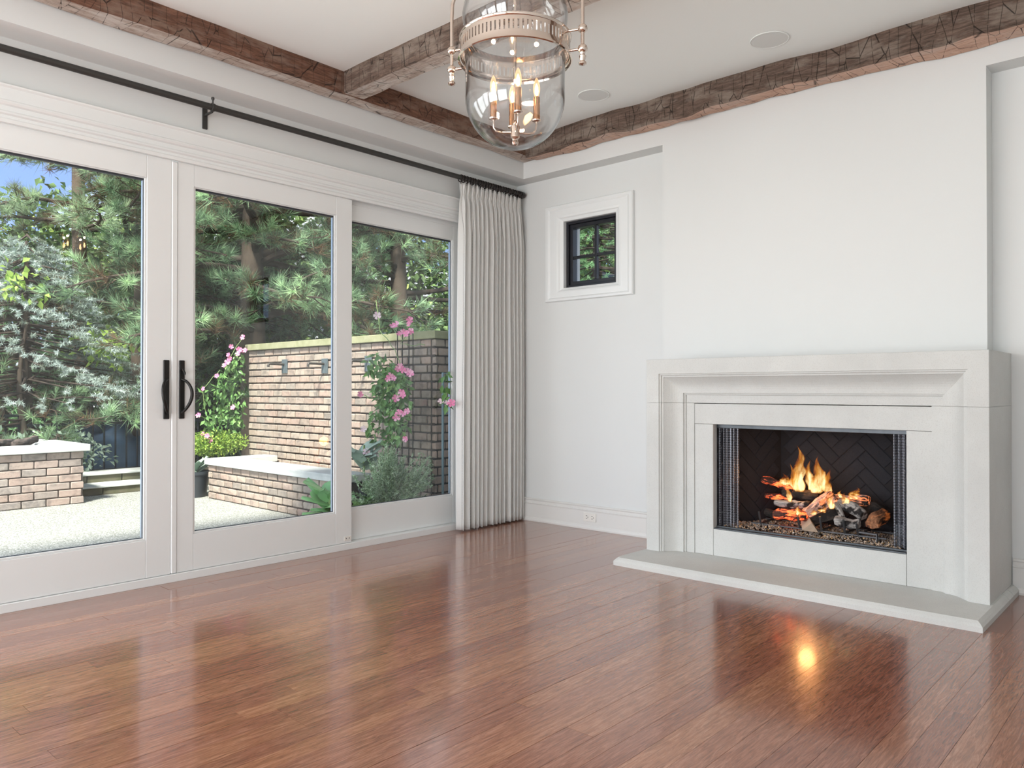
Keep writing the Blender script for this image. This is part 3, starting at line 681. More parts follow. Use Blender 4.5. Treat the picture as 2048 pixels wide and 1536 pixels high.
def curtain():
    nu, nv = 420, 70; ztop, zbot = 2.716, .012; nf = 14.5; V = []; UV = []
    for j in range(nv + 1):
        q = (j / nv) ** 1.25; z = ztop + (zbot - ztop) * q; d = ztop - z
        xl = 4.142 + (4.118 - 4.142) * min(1, q * 1.4) + .030 * math.sin(PI * min(1, max(0, (q - .45) / .5))) * 0 ; xr = 4.842 + .030 * min(1, q * 6)
        pinch = math.exp(-((d - .105) / .035) ** 2)
        flare = min(1, max(0, (d - .10) / .30)) ** .8
        for i in range(nu + 1):
            u = i / nu; w = u + .012 * math.sin(2 * PI * u * 3.3 + 1.0) * flare + .004 * noise.noise((u * 9, z * .25, 3))
            ph = 2 * PI * nf * w + .18 * noise.noise((u * 5, z * .25, 9)) * flare + .8 * noise.noise((u * 4, 0, 5))
            s = math.sin(ph); sh = math.copysign(abs(s) ** .75, s)
            small = .010 * math.sin(2 * PI * nf * 3 * u) * (1 - flare)
            A = .010 * (1 - pinch) * (1 - flare) + (.029 + .010 * noise.noise((u * 6, .3 * z, 5))) * flare
            x = xl + (xr - xl) * (u + .012 * math.sin(2 * ph) * flare / 1.2)
            yy = RY + .008 + sh * A + small * (1 - pinch * .6) + .012 * noise.noise((u * 3, z * .8, 1)) * flare
            V.append((x, min(yy, RY + .068), z + (.004 * math.sin(ph * .5 + 1) if j == nv else 0))); UV.append((u * 2.4, z))
    F = [(j * (nu + 1) + i, j * (nu + 1) + i + 1, (j + 1) * (nu + 1) + i + 1, (j + 1) * (nu + 1) + i) for j in range(nv) for i in range(nu)]
    me = bpy.data.meshes.new('curtain'); me.from_pydata(V, [], F); uvl = me.uv_layers.new(name='UVMap'); ar = np.array(UV, np.float32)
    idx = np.empty(len(me.loops), np.int32); me.loops.foreach_get('vertex_index', idx); uvl.data.foreach_set('uv', ar[idx].ravel())
    me.materials.append(M['curtain']); me.polygons.foreach_set('use_smooth', [True] * len(F))
    o = link('curtain', me); sd = o.modifiers.new('thickness', 'SOLIDIFY'); sd.thickness = .0016
    return tag(o, 'floor length off-white pleated linen curtain in the corner beside the glass doors', 'curtain')
curtain()
# ------------------------------------------------------------------ fireplace
FY0, FY1, FZT, FX, HZ = .805, 2.757, 1.295, 4.345, .048
fp = empty('fireplace', (4.6, (FY0 + FY1) / 2, 0), 'carved pale limestone fireplace surround with raised hearth, built against the chimney breast', 'fireplace')
cove = [(.116 + .102 * k, 4.374 + .066 * (k + .28 * math.sin(PI * k))) for k in [i / 8 for i in range(9)]]
PR = [(0, XB - .0015), (0, FX + .002), (.002, FX), (.093, FX), (.094, FX + .009), (.103, FX + .011), (.105, FX + .021), (.115, FX + .023)] + cove + [(.2185, 4.452), (.2285, 4.454), (.2305, 4.464), (.284, 4.466), (.284, 4.60)]
def jamb(side):
    b = MB(); n = len(PR); za, zb = HZ + .0005, 1.0130
    Y = (lambda d: FY1 - d) if side > 0 else (lambda d: FY0 + d)
    p = [(x, Y(d)) for d, x in PR] + [(XB - .0015, Y(.284))]
    n = len(p); b.add([(x, y, za) for x, y in p] + [(x, y, zb) for x, y in p], [tuple(range(n)), tuple(range(n, 2 * n))] + [(i, (i + 1) % n, n + (i + 1) % n, n + i) for i in range(n)])
    if side < 0: b.box((XB - .0015, FY0, za), (XW - .001, .889, zb))
    return b.build('jamb', M['lime'], fp)
jamb(1); jamb(-1)
b = MB(); loops = []
zc = 1.0142
for d, x in PR: loops.append([(x, FY1 - d, zc), (x, FY1 - d, max(FZT - d, zc + .0005)), (x, FY0 + d, max(FZT - d, zc + .0005)), (x, FY0 + d, zc)])
for i in range(len(loops) - 1):
    for k in range(3): b.add([loops[i][k], loops[i][k + 1], loops[i + 1][k + 1], loops[i + 1][k]], [(0, 1, 2, 3)])
b.box((4.47, FY0 + .02, zc), (XB - .0015, FY1 - .02, FZT - .004))
b.box((XB - .0015, FY0, zc), (XW - .001, .889, FZT))
b.build('lintel', M['lime'], fp)
for a, c in (((4.468, 1.066, .8805), (4.52, 2.4715, 1.0095)), ((4.469, 2.3430, HZ + .001), (4.52, 2.4710, .8790)), ((4.469, 1.0670, HZ + .001), (4.52, 1.2125, .8790)), ((4.470, 1.2145, HZ + .001), (4.50, 2.3415, .2165))):
    bx('facing_slab', a, c, M['lime'], fp, .0015)
b = MB()
ol = [(4.0, .77), (4.62, .77), (4.62, 2.79), (4.03, 2.795), (4.008, 2.787), (4.0, 2.765)]
def inset(o, d): return [(x + (d if x < 4.5 else 0), y + (d if y < 1 else -d)) for x, y in o]
Ls = [(ol, 0.0), (ol, .024), (inset(ol, .010), .036), (inset(ol, .024), HZ)]
n = len(ol); b.add([(x, y, z) for o_, z in Ls for x, y in o_], [tuple(range(n)), tuple(range(3 * n, 4 * n))] + [(i * n + k, i * n + (k + 1) % n, (i + 1) * n + (k + 1) % n, (i + 1) * n + k) for i in range(3) for k in range(n)])
b.build('hearth_slab', M['lime'], fp)
for xa, xb2 in ((4.623, 4.735), (4.738, 4.884)):
    b = MB(); pr = [(.77, 0), (.77, .024), (.780, .036), (.794, HZ), (.8045, HZ), (.8045, 0)]; n = 6
    b.add([(xa, y, z) for y, z in pr] + [(xb2, y, z) for y, z in pr], [tuple(range(n)), tuple(range(n, 2 * n))] + [(i, (i + 1) % n, n + (i + 1) % n, n + i) for i in range(n)]); b.build('hearth_edge_stone', M['lime'], fp)

# firebox: sooty shell, herringbone firebricks
XI, XK = 4.505, 4.985; LI, LK, RI, RK = 2.358, 2.12, 1.198, 1.42; ZF, ZT_ = .205, .895
b = MB(); th = .02
def quadslab(p, q, out):      # vertical wall from p to q (x,y), thickness away along out
    return [(p[0], p[1], ZF), (q[0], q[1], ZF), (q[0], q[1], ZT_), (p[0], p[1], ZT_)] + [(x + out[0], y + out[1], z) for x, y, z in ((p[0], p[1], ZF), (q[0], q[1], ZF), (q[0], q[1], ZT_), (p[0], p[1], ZT_))]
HF = [(0, 1, 2, 3), (4, 7, 6, 5), (0, 4, 5, 1), (1, 5, 6, 2), (2, 6, 7, 3), (3, 7, 4, 0)]
b.add(quadslab((XI, LI), (XK, LK), (0, th)), HF); b.add(quadslab((XI, RI), (XK, RK), (0, -th)), HF); b.add(quadslab((XK, LK + th), (XK, RK - th), (th, 0)), HF)
b.box((XI, RI - th, ZF - .02), (XK + th, LI + th, ZF)); b.box((XI, RI - th, ZT_), (XK + th, LI + th, ZT_ + .02))
fb = tag(b.build('firebox', M['soot'], fp), 'sooty black firebox interior')
fbm = MB().box((-.110, -.0355, -.011), (.110, .0355, .004), .003)
fpro = None
def firebrick(org, ud, nd, yl, wl):     # org: wall corner, ud: horizontal direction in the wall, nd: normal into the box, yl: wall length
    global fpro
    Wd, Ln = .074, .222; ca = math.cos(PI / 4)
    for i in range(-30, 30):
        for m6 in range(-6, 7):
            for kind in (0, 1):
                if kind == 0: cx_, cy_ = (i + 6 * m6 + 1.5) * Wd, (i + .5) * Wd
                else: cx_, cy_ = (i + .5) * Wd, (i - 5 + 6 * m6 + 1.5) * Wd
                u = ca * cx_ - ca * cy_ + .37; w_ = ca * cx_ + ca * cy_ + .31
                if not (-.01 < u < yl + .01 and .0 < w_ < wl): continue
                if fpro is None:
                    o = fbm.build('firebrick', M['firebrick'], fb); fpro = o
                else: o = fpro.copy(); COL.objects.link(o)
                U = Vector((*ud, 0)).normalized(); Z = Vector((0, 0, 1)); Nn = Vector((*nd, 0)).normalized()
                a = PI / 4 if kind == 0 else 3 * PI / 4
                X_ = U * math.cos(a) + Z * math.sin(a); Y_ = Nn.cross(X_)
                R = Matrix((X_, Y_, Nn)).transposed().to_4x4(); R.translation = Vector((*org, 0)) + U * u + Z * (ZF + w_) + Nn * .001
                o.matrix_world = R; o.matrix_parent_inverse = Matrix.Identity(4)
firebrick((XK, RK), (0, 1), (-1, 0), LK - RK, ZT_ - ZF)
firebrick((XI, LI), (XK - XI, LK - LI), (-(LI - LK), -(XK - XI)), math.hypot(XK - XI, LI - LK), ZT_ - ZF)

tag(smooth_angle(MB().box((4.474, 1.216, .2170), (4.505, 2.341, .2260), .002).box((4.508, 1.216, .2175), (4.522, 2.341, .2340), .002).build('threshold_track', M['frame_steel'], fp)), 'grey steel track along the firebox sill')
MB().box((4.523, 1.2, .855), (4.540, 2.355, .8790), .002).build('valance', M['frame_steel'], fp)
def mesh_curtain(y0, y1, nf, ph):
    nu, nv = nf * 10, 6; V = []; UV = []
    for j in range(nv + 1):
        z = .862 - (.862 - .232) * j / nv
        for i in range(nu + 1):
            u = i / nu; k = u + .015 * math.sin(u * 17 + ph)
            V.append((4.556 + .017 * math.sin(2 * PI * nf * k + ph) * (1 + .2 * math.sin(9 * u)) + .003 * j / nv * math.sin(u * 30), y0 + (y1 - y0) * u, z)); UV.append((u * abs(y1 - y0) * 2.2, z))
    F = [(j * (nu + 1) + i, j * (nu + 1) + i + 1, (j + 1) * (nu + 1) + i + 1, (j + 1) * (nu + 1) + i) for j in range(nv) for i in range(nu)]
    me = bpy.data.meshes.new('mesh_screen'); me.from_pydata(V, [], F); uvl = me.uv_layers.new(name='UVMap')
    for lp, l in zip(me.loops, uvl.data): l.uv = UV[lp.vertex_index]
    me.materials.append(M['mesh']); me.polygons.foreach_set('use_smooth', [True] * len(F))
    tag(link('mesh_screen', me, fp), 'woven dark metal mesh fire screen gathered to one side')
mesh_curtain(2.352, 2.205, 6, 0); mesh_curtain(1.205, 1.305, 4, 1.3)

def at(px, py, ax, v):                   # the point of the plane (axis ax = v) seen at a pixel of the photograph
    d = fw * FPX + rt * (px - 1024) - up * (py - 768); o = Vector((0, 0, CAM_H)); k = (v - o[ax]) / d[ax]; return o + d * k
def z3(x, y, X): return at(1480 + x / 6.4, 880 + y / 6.4, 0, X)

# gravel bed
def gravel():
    n = 5200; V = []; F = []; T = []
    base = np.array([(1, 0, 0), (-1, 0, 0), (0, 1, 0), (0, -1, 0), (0, 0, 1), (0, 0, -1)], float)
    fo = np.array([(0, 2, 4), (2, 1, 4), (1, 3, 4), (3, 0, 4), (2, 0, 5), (1, 2, 5), (3, 1, 5), (0, 3, 5)])
    for i in range(n):
        x = RNG.uniform(4.53, 4.95); y = RNG.uniform(1.26, 2.32); k = (x - XI) / (XK - XI)
        y = min(max(y, RI + (RK - RI) * k + .03), LI + (LK - LI) * k - .03)
        z = .212 + .03 * max(0, math.sin((x - 4.5) * 6)) + .02 * (noise.noise((x * 9, y * 7, 2))) + RNG.uniform(0, .014)
        s = RNG.uniform(.0035, .0085); r = base * s * RNG.uniform(.55, 1.2, 3) + RNG.normal(0, s * .2, (6, 3))
        a = RNG.uniform(0, PI * 2); c_, s_ = math.cos(a), math.sin(a); r = r @ np.array([[c_, -s_, 0], [s_, c_, 0], [0, 0, 1]])
        V.append(r + (x, y, z)); F.append(fo + 6 * i); T += [min(1, max(0, RNG.normal(.5, .26)))] * 8
    bed = [(4.525, 1.215, .208), (4.525, 2.345, .208), (4.97, 2.13, .228), (4.97, 1.43, .228)]
    o = raw_mesh('gravel', np.concatenate(V), np.concatenate(F), M['gravel'], None, T)
    tag(o, 'bed of brown and black gravel under the burning logs', 'gravel', kind='stuff')
    MB().add([(x, y, z) for x, y, z in bed] + [(x, y, .206) for x, y, z in bed], [(0, 1, 2, 3), (4, 5, 6, 7), (0, 1, 5, 4), (1, 2, 6, 5), (2, 3, 7, 6), (3, 0, 4, 7)]).build('bed', M['soil'], o)
gravel()
# grate
gr = empty('fire_grate', (4.7, 1.75, .235), 'iron log grate with upturned bar ends under the burning logs', 'grate')
def bar(name, pts, r=.0065): return MB().tube(pts, r, 6).build(name, M['grate'], gr)
for (gx, gy) in ((250, 930), (750, 1000), (1030, 1000), (1330, 1040), (1500, 1090)):
    p = z3(gx, gy, 4.585)
    bar('bar', [(4.575, p.y, p.z + .01), (4.585, p.y, p.z - .02), (4.60, p.y, .268), (4.88, p.y, .268)])
for x in (4.63, 4.84): bar('cross_bar', [(x, 1.36, .258), (x, 2.16, .258)])
for x in (4.63, 4.84):
    for y in (1.40, 2.12): bar('leg', [(x, y, .258), (x, y, .215)])
q = z3(1745, 1215, 4.575); bar('end_bracket', [(4.60, q.y + .10, q.z), (4.585, q.y, q.z), (4.585, q.y, .218)], .008)
bx('valve_box', (4.60, 1.255, .212), (4.70, 1.30, .262), M['frame_steel'], gr); bx('valve_box', (4.74, 1.30, .215), (4.84, 1.345, .33), M['frame_steel'], gr)

def log(a, b_, r, m, label, seed, n=12, seg=14, flat=1.0):
    a, b_ = Vector(a), Vector(b_); ln = (b_ - a).length; vs = []; fs = []
    for i in range(seg + 1):
        s = i / seg; e = .95 if 0 < i < seg else .80
        for k in range(n):
            t_ = 2 * PI * k / n; rr = r * e * (1 + .38 * noise.noise((s * ln * 16, math.cos(t_) * 1.6 + seed, math.sin(t_) * 1.6)) + .08 * noise.noise((s * 40, k * 3.1, seed)))
            vs.append(((s - .5) * ln, rr * math.cos(t_), rr * math.sin(t_) * flat + .25 * r * math.sin(s * 3 + seed)))
    for i in range(seg):
        for k in range(n): fs.append((i * n + k, i * n + (k + 1) % n, (i + 1) * n + (k + 1) % n, (i + 1) * n + k))
    fs += [tuple(range(n)), tuple(range(seg * n, seg * n + n))]
    o = MB().add(vs, fs).build('log', m); smooth_angle(o, 55)
    d = (b_ - a).normalized(); u = Vector((0, 0, 1)) if abs(d.z) < .95 else Vector((0, 1, 0)); y_ = u.cross(d).normalized(); z_ = d.cross(y_)
    R = Matrix((d, y_, z_)).transposed().to_4x4(); R.translation = (a + b_) / 2; o.matrix_world = R
    return tag(o, label, 'log', 'logs burning in the fireplace')
LG = [((290, 500, 4.84), (690, 640, 4.78), .024, 'log_ember', 'red glowing stick jutting up at the left of the fire'),
 ((560, 690, 4.80), (1020, 700, 4.78), .034, 'log_char', 'black charred log below the tall flames'),
 ((455, 795, 4.74), (900, 830, 4.70), .024, 'log_ash', 'grey-ended thin log lying across the left of the fire'),
 ((330, 700, 4.83), (640, 760, 4.80), .018, 'log_ember', 'thin glowing stick below the red one at the left'),
 ((450, 965, 4.66), (860, 965, 4.63), .036, 'log_ember', 'pink glowing log resting low at the front left'),
 ((860, 960, 4.66), (1190, 690, 4.74), .046, 'log_hot', 'pale hot log leaning up in the centre of the fire'),
 ((1180, 740, 4.82), (1650, 790, 4.78), .034, 'log_hot', 'pale glowing log across the back right'),
 ((1280, 790, 4.72), (1580, 990, 4.66), .036, 'log_ash', 'thick ash-white log leaning down to the right'),
 ((1215, 820, 4.68), (1320, 985, 4.64), .018, 'log_ash', 'narrow ash-white stick beside the thick ash-white log'),
 ((1220, 1030, 4.62), (1530, 1075, 4.61), .028, 'log_ash', 'black and white log lying lowest at the front right'),
 ((860, 1010, 4.68), (1260, 960, 4.72), .040, 'log_char', 'dark bark log under the leaning pale log'),
 ((1600, 900, 4.84), (1830, 960, 4.82), .055, 'log_char', 'black log lying in shadow at the far right back'),
 ((340, 930, 4.76), (520, 980, 4.70), .026, 'log_char', 'small dark log at the left end of the grate')]
for i, (a, b_, r, m, lb) in enumerate(LG): log(z3(*a), z3(*b_), r, M[m], lb, i * 1.7)
p = z3(1685, 1060, 4.60); log((4.60, p.y, p.z), (4.80, p.y - .01, p.z + .01), .043, M['log_end'], 'round log with its orange lit cut end facing the room', 31)
p = z3(870, 1090, 4.575)
b = MB(); b.add([(-.03, -.045, 0), (-.03, .045, 0), (-.03, .0, .055), (.10, -.04, .0), (.10, .04, .0), (.10, .005, .05)], [(0, 1, 2), (3, 5, 4), (0, 3, 4, 1), (1, 4, 5, 2), (2, 5, 3, 0)])
o = b.build('split_log', M['log_split']); o.location = (4.60, p.y, p.z - .028); o.rotation_euler = (.12, -.25, .5); tag(o, 'short split wood wedge standing in the gravel at the front', 'log', 'logs burning in the fireplace')

def flame(base, tip, w, label, seed):
    base, tip = Vector(base), Vector(tip); n, seg = 14, 18; vs = []; fs = []; h = (tip - base).length
    side = Vector((0, 1, 0))
    for i in range(seg + 1):
        s = i / seg; prof = (math.sin(PI * min(1, s * .9 + .12)) ** .8) * (1 - s) ** .55 * 1.25
        c = base.lerp(tip, s) + side * (.34 * w * math.sin(s * 6.5 + seed) * s) + Vector((.1 * w * math.sin(5 * s + seed * 2), 0, 0))
        for k in range(n):
            t_ = 2 * PI * k / n; rr = w * .62 * prof * (1 + .75 * noise.noise((s * 5.5, math.cos(t_) * 1.4 + seed, math.sin(t_) * 1.4)))
            vs.append((c.x + rr * .5 * math.cos(t_), c.y + rr * math.sin(t_), c.z))
    for i in range(seg):
        for k in range(n): fs.append((i * n + k, i * n + (k + 1) % n, (i + 1) * n + (k + 1) % n, (i + 1) * n + k))
    fs += [tuple(range(n)), tuple(range(seg * n, seg * n + n))]
    o = MB().add(vs, fs).build('flame', M['flame'], None, True); tag(o, label, 'flame', 'flames of the fireplace')
FL = [((760, 660), (742, 60), .075, 4.74, 'tallest bright flame at the left centre of the fire'),
 ((705, 640), (668, 300), .045, 4.75, 'slim flame edge left of the tallest flame'),
 ((970, 680), (1035, 190), .078, 4.74, 'second tall orange flame at the centre of the fire'),
 ((905, 640), (880, 240), .045, 4.77, 'faint flame between the two tall flames'),
 ((1125, 700), (1115, 350), .050, 4.74, 'pointed flame right of the second tall flame'),
 ((575, 580), (560, 420), .055, 4.76, 'small forked flame left of the tallest flame'),
 ((620, 570), (672, 450), .030, 4.76, 'small tongue leaning right beside the forked flame'),
 ((635, 790), (618, 580), .032, 4.70, 'small flame over the grey-ended thin log'),
 ((750, 970), (752, 820), .030, 4.60, 'little flame at the front left on the pink log'),
 ((1165, 880), (1165, 640), .036, 4.64, 'narrow white-hot flame before the leaning pale log'),
 ((1060, 930), (1065, 830), .040, 4.62, 'low flame at the foot of the leaning pale log'),
 ((940, 960), (935, 870), .036, 4.62, 'lowest flicker at the front centre'),
 ((1345, 830), (1348, 670), .038, 4.68, 'small flame over the thick ash-white log'),
 ((1290, 740), (1275, 640), .025, 4.72, 'tiny flame just left of the one over the ash-white log'),
 ((1480, 760), (1475, 600), .060, 4.78, 'faint orange flame over the back right log')]
for i, (a, c, w, X, lb) in enumerate(FL): flame(z3(*a, X), z3(*c, X), w, lb, i * 1.3)
fl_l = bpy.data.lights.new('fire_glow', 'POINT'); fl_l.energy = 2.6; fl_l.color = (1, .42, .14); fl_l.shadow_soft_size = .05
fo_ = bpy.data.objects.new('fire_glow', fl_l); COL.objects.link(fo_); fo_.location = z3(850, 500, 4.72)

# ------------------------------------------------------------------ glass bell lantern
LX, LY = 2.227, 2.010; lc = (LX, LY, 0)
la = empty('hanging_lantern', (LX, LY, 2.04), 'glass bell jar lantern with slotted nickel ring and four lit candle bulbs', 'lamp')
def lathe(name, prof, m, par, n=48, closed=False, c=lc): return smooth_angle(MB().lathe(prof, c, n, closed=closed).build(name, m, par), 40)
# lower bell: outer + inner wall
R = .194; outer = [(R + .004, 2.395), (R + .001, 2.36), (R, 2.30)] + [(R * math.cos(a), 2.236 - R * math.sin(a)) for a in [i * PI / 2 / 14 for i in range(15)]]
inner = [(max(r - .003, 0), z + (.003 if z < 2.236 else 0)) for r, z in outer][::-1]
outer[-1] = (0.0001, outer[-1][1]); inner[0] = (.0001, inner[0][1])
lathe('glass_bell', outer + inner, M['lamp_glass'], la, 64)
up_o = [(.186, 2.478), (.190, 2.492), (.203, 2.525), (.207, 2.56), (.200, 2.60), (.175, 2.65), (.130, 2.70), (.085, 2.735), (.055, 2.76), (.050, 2.79)]
lathe('upper_glass', up_o + [(r - .003, z - .001) for r, z in up_o][::-1], M['lamp_glass'], la, 64, closed=True)
lathe('top_cap', [(.0001, 2.835), (.02, 2.83), (.056, 2.80), (.060, 2.785), (.056, 2.782), (.0001, 2.79)], M['nickel'], la)
RR = .213
ring = MB()
ring.lathe([(RR, 2.448), (RR + .002, 2.448), (RR + .002, 2.462), (RR + .006, 2.466), (RR + .007, 2.471), (RR + .002, 2.476), (RR - .012, 2.480), (RR - .026, 2.481), (RR - .026, 2.478), (RR, 2.470)], lc, 72, closed=True)
ring.lathe([(RR, 2.412), (RR, 2.400), (RR - .002, 2.396), (RR, 2.392), (RR + .009, 2.388), (RR + .0105, 2.382), (RR + .006, 2.379), (RR + .004, 2.386), (RR + .002, 2.396), (RR + .002, 2.412)], lc, 72, closed=True)
rg = smooth_angle(ring.build('slotted_ring', M['nickel'], la), 40)
ns = 78; bars = MB()
for i in range(ns):
    a0 = 2 * PI * i / ns; a1 = a0 + 2 * PI / ns * .62
    vs = [(LX + r * math.cos(a), LY + r * math.sin(a), z) for z in (2.4115, 2.4485) for r in (RR, RR + .002) for a in (a0, a1)]
    bars.add(vs, [(0, 1, 3, 2), (4, 6, 7, 5), (0, 4, 5, 1), (2, 3, 7, 6), (0, 2, 6, 4), (1, 5, 7, 3)])
bars.build('slotted_band', M['nickel'], rg)
def ctube(name, pts, r, par=la, n=12): return smooth_angle(MB().tube(pts, r, n).build(name, M['nickel'], par), 50)
ctube('stem', [(LX, LY, 2.06), (LX, LY, 3.10)], .0055)
lathe('canopy', [(.0001, 3.112), (.062, 3.112), (.062, 3.100), (.045, 3.088), (.012, 3.080), (.0001, 3.078)], M['nickel'], la)
lathe('hub', [(.0001, 2.052), (.010, 2.055), (.014, 2.064), (.010, 2.072), (.013, 2.080), (.018, 2.084), (.018, 2.128), (.012, 2.134), (.008, 2.150), (.0001, 2.150)], M['nickel'], la, 24)
ang0 = math.atan2(-.2539, .0999)
for s in (0, PI):
    dx, dy = math.cos(ang0 + s), math.sin(ang0 + s); r0 = .273
    P = lambda r, z: (LX + dx * r, LY + dy * r, z)
    pts = [P(r0, 2.385), P(r0, 2.60)] + [P(r0 * math.cos(k * PI / 2 / 10), 2.62 + .215 * math.sin(k * PI / 2 / 10)) for k in range(1, 11)]
    arm = ctube('side_bracket', pts, .0072)
    for z in (2.390, 2.466): ctube('stub', [P(.212, z), P(r0, z)], .0052, arm)
    for z in (2.390, 2.466): lathe('knob', [(.0001, .017), (.010, .015), (.0172, .008), (.0190, 0), (.0172, -.008), (.010, -.015), (.0001, -.017)], M['nickel'], arm, 16, c=P(r0, z))
    lathe('finial', [(.0001, -.014), (.011, -.016), (.0085, -.022), (.0135, -.028), (.011, -.038), (.008, -.046), (.0150, -.053), (.0150, -.060), (.0001, -.065)], M['nickel'], arm, 14, c=P(r0, 2.390))
lights = []
for i in range(4):
    a = AZ + .13 + i * PI / 2; dx, dy = math.cos(a), math.sin(a); P = lambda r, z: (LX + dx * r, LY + dy * r, z)
    c = P(.085, 0)
    arm = ctube('candle_arm', [P(.015, 2.103), P(.055, 2.101), P(.074, 2.106), P(.083, 2.118), P(.085, 2.150)], .0036)
    lathe('drip_pan', [(.0001, 2.150), (.010, 2.148), (.0175, 2.152), (.0185, 2.156), (.012, 2.158), (.0001, 2.158)], M['nickel'], arm, 20, c=c)
    lathe('candle_sleeve', [(.0001, 2.158), (.0130, 2.158), (.0130, 2.246), (.0001, 2.246)], M['copper'], arm, 20, c=c)
    bl = [(.0001, 2.246), (.0075, 2.247), (.0085, 2.252), (.0125, 2.266), (.0138, 2.280), (.0120, 2.296), (.0080, 2.310), (.0035, 2.320), (.0001, 2.324)]
    lathe('bulb', bl, M['bulb'], arm, 18, c=c)
    lathe('filament', [(.0001, 2.252), (.0060, 2.258), (.0078, 2.270), (.0050, 2.288), (.0001, 2.300)], M['filament'], arm, 10, c=c)
    l = bpy.data.lights.new('candle_light', 'POINT'); l.energy = 2.2; l.color = (1, .60, .30); l.shadow_soft_size = .008
    o = bpy.data.objects.new('candle_light', l); COL.objects.link(o); o.location = P(.085, 2.335)

# ------------------------------------------------------------------ outdoors: ground
ZG = -.03
gp = bx('patio', (-4, YD + .2, ZG - .1), (12, 8.95, ZG), M['patio'], None, 0); tag(gp, kind='structure')
gs = bx('garden_ground', (-25, 8.95, ZG - .12), (45, 50, ZG - .01), M['soil'], None, 0); tag(gs, kind='structure')
gs = bx('side_ground', (12, -20, ZG - .12), (45, 8.95, ZG - .01), M['soil'], None, 0); tag(gs, kind='structure')
gs = bx('side_ground', (XW + .3, -20, ZG - .12), (12, YD + .19, ZG - .01), M['soil'], None, 0); tag(gs, kind='structure')

# bricks: shared variants, one object per brick
def rough_brick(ln, h, d):
    b = MB().box((0, 0, 0), (ln, d, h), .006); b.v = [(x + random.uniform(-.0025, .0025), y + random.uniform(-.004, .003), z + random.uniform(-.002, .002)) for x, y, z in b.v]; return b
def brick_field(par, org, ud, nd, length, height, bl, bh, m, zlo=0.0, cap=None, offs=0.0, dep=.05, joint=.014):
    """bricks on a vertical face: org = lower corner, ud = direction along, nd = outward normal; each brick an object"""
    key = (bl, bh, m.name, dep); U, Nn, Z = Vector(ud), Vector(nd), Vector((0, 0, 1)); rest = MB(); made = 0
    rows = int(round(height / bh)); bh_ = height / rows
    protos = []
    for r_ in range(rows - 1, -1, -1):
        s = -(bl * .5 if r_ % 2 else 0) - offs
        while s < length - .01:
            a, c = max(s, 0), min(s + bl, length); s += bl
            if c - a < .03: continue
            z = org[2] + r_ * bh_
            full = abs((c - a) - bl) < 1e-6
            R_ = Matrix((U, -Nn, Z)).transposed().to_4x4(); R_.translation = Vector((org[0], org[1], z + joint / 2)) + U * (a + joint / 2) + Nn * random.uniform(-.002, .003)
            if z - org[2] < zlo or (cap is not None and made >= cap):
                bb = rough_brick(c - a - joint, bh_ - joint, dep); rest.add([R_ @ Vector(v) for v in bb.v], bb.f); continue
            if full and len(protos) < 4 or not full:
                o = rough_brick(c - a - joint, bh_ - joint, dep).build('brick', m, par)
                if full: protos.append(o)
            else: o = random.choice(protos).copy(); COL.objects.link(o)
            o.matrix_parent_inverse = Matrix.Translation(-Vector(par.get('at', (0, 0, 0)))); o.matrix_basis = R_; made += 1
    if rest.v: tag(rest.build('small_bricks', m, par), kind='stuff')
    return made

# garden wall (face x = 4.5, from y 5.0 to 8.18)
GX, GY0, GY1, GZ1 = 4.50, 5.00, 8.185, 1.545
gw = empty('brick_garden_wall', (GX + .25, 6.6, ZG), 'weathered brick garden wall with mossy stone cap behind the fountain basin', 'wall')
bx('mortar_core', (GX + .010, GY0 + .010, ZG), (GX + .50, GY1 - .004, GZ1), M['mortar'], gw, 0)
brick_field(gw, (GX, GY1, ZG), (0, -1, 0), (-1, 0, 0), GY1 - GY0 - .056, GZ1 - ZG, .176, .0750, M['brick'], zlo=.36, cap=262)
brick_field(gw, (GX, GY0, ZG), (1, 0, 0), (0, -1, 0), .50, GZ1 - ZG, .176, .0750, M['brick'], zlo=.9, offs=.05)
for ya, yb in ((GY1 + .03, 7.155), (7.150, 6.10), (6.095, GY0 - .03)):
    bx('cap_stone', (GX - .03, yb, GZ1), (GX + .53, ya, GZ1 + .068), M['cap_mossy'], gw, .004)
# basin in front of the wall
BX0, BY1, BZ, BE = 3.798, 7.73, .322, 5.36
ba = empty('fountain_basin', (4.15, 6.4, ZG), 'low brick fountain basin with light stone coping against the garden wall', 'basin')
bx('mortar_core', (BX0 + .010, BE, ZG), (BX0 + .20, BY1 - .006, BZ), M['mortar'], ba, 0); bx('mortar_core', (BX0 + .20, BY1 - .20, ZG), (GX - .001, BY1 - .006, BZ), M['mortar'], ba, 0)
brick_field(ba, (BX0, BY1, ZG), (0, -1, 0), (-1, 0, 0), BY1 - BE, BZ - ZG, .168, .0704, M['brick'])
bx('coping', (BX0 - .03, BE - .03, BZ), (BX0 + .27, BY1 + .03, BZ + .062), M['slab'], ba, .004)
bx('coping', (BX0 + .273, BY1 - .23, BZ), (GX - .034, BY1 + .03, BZ + .0615), M['slab'], ba, .004)
bx('basin_water', (BX0 + .2, BE, ZG), (GX - .002, BY1 - .2, .27), M['water'], ba, 0)
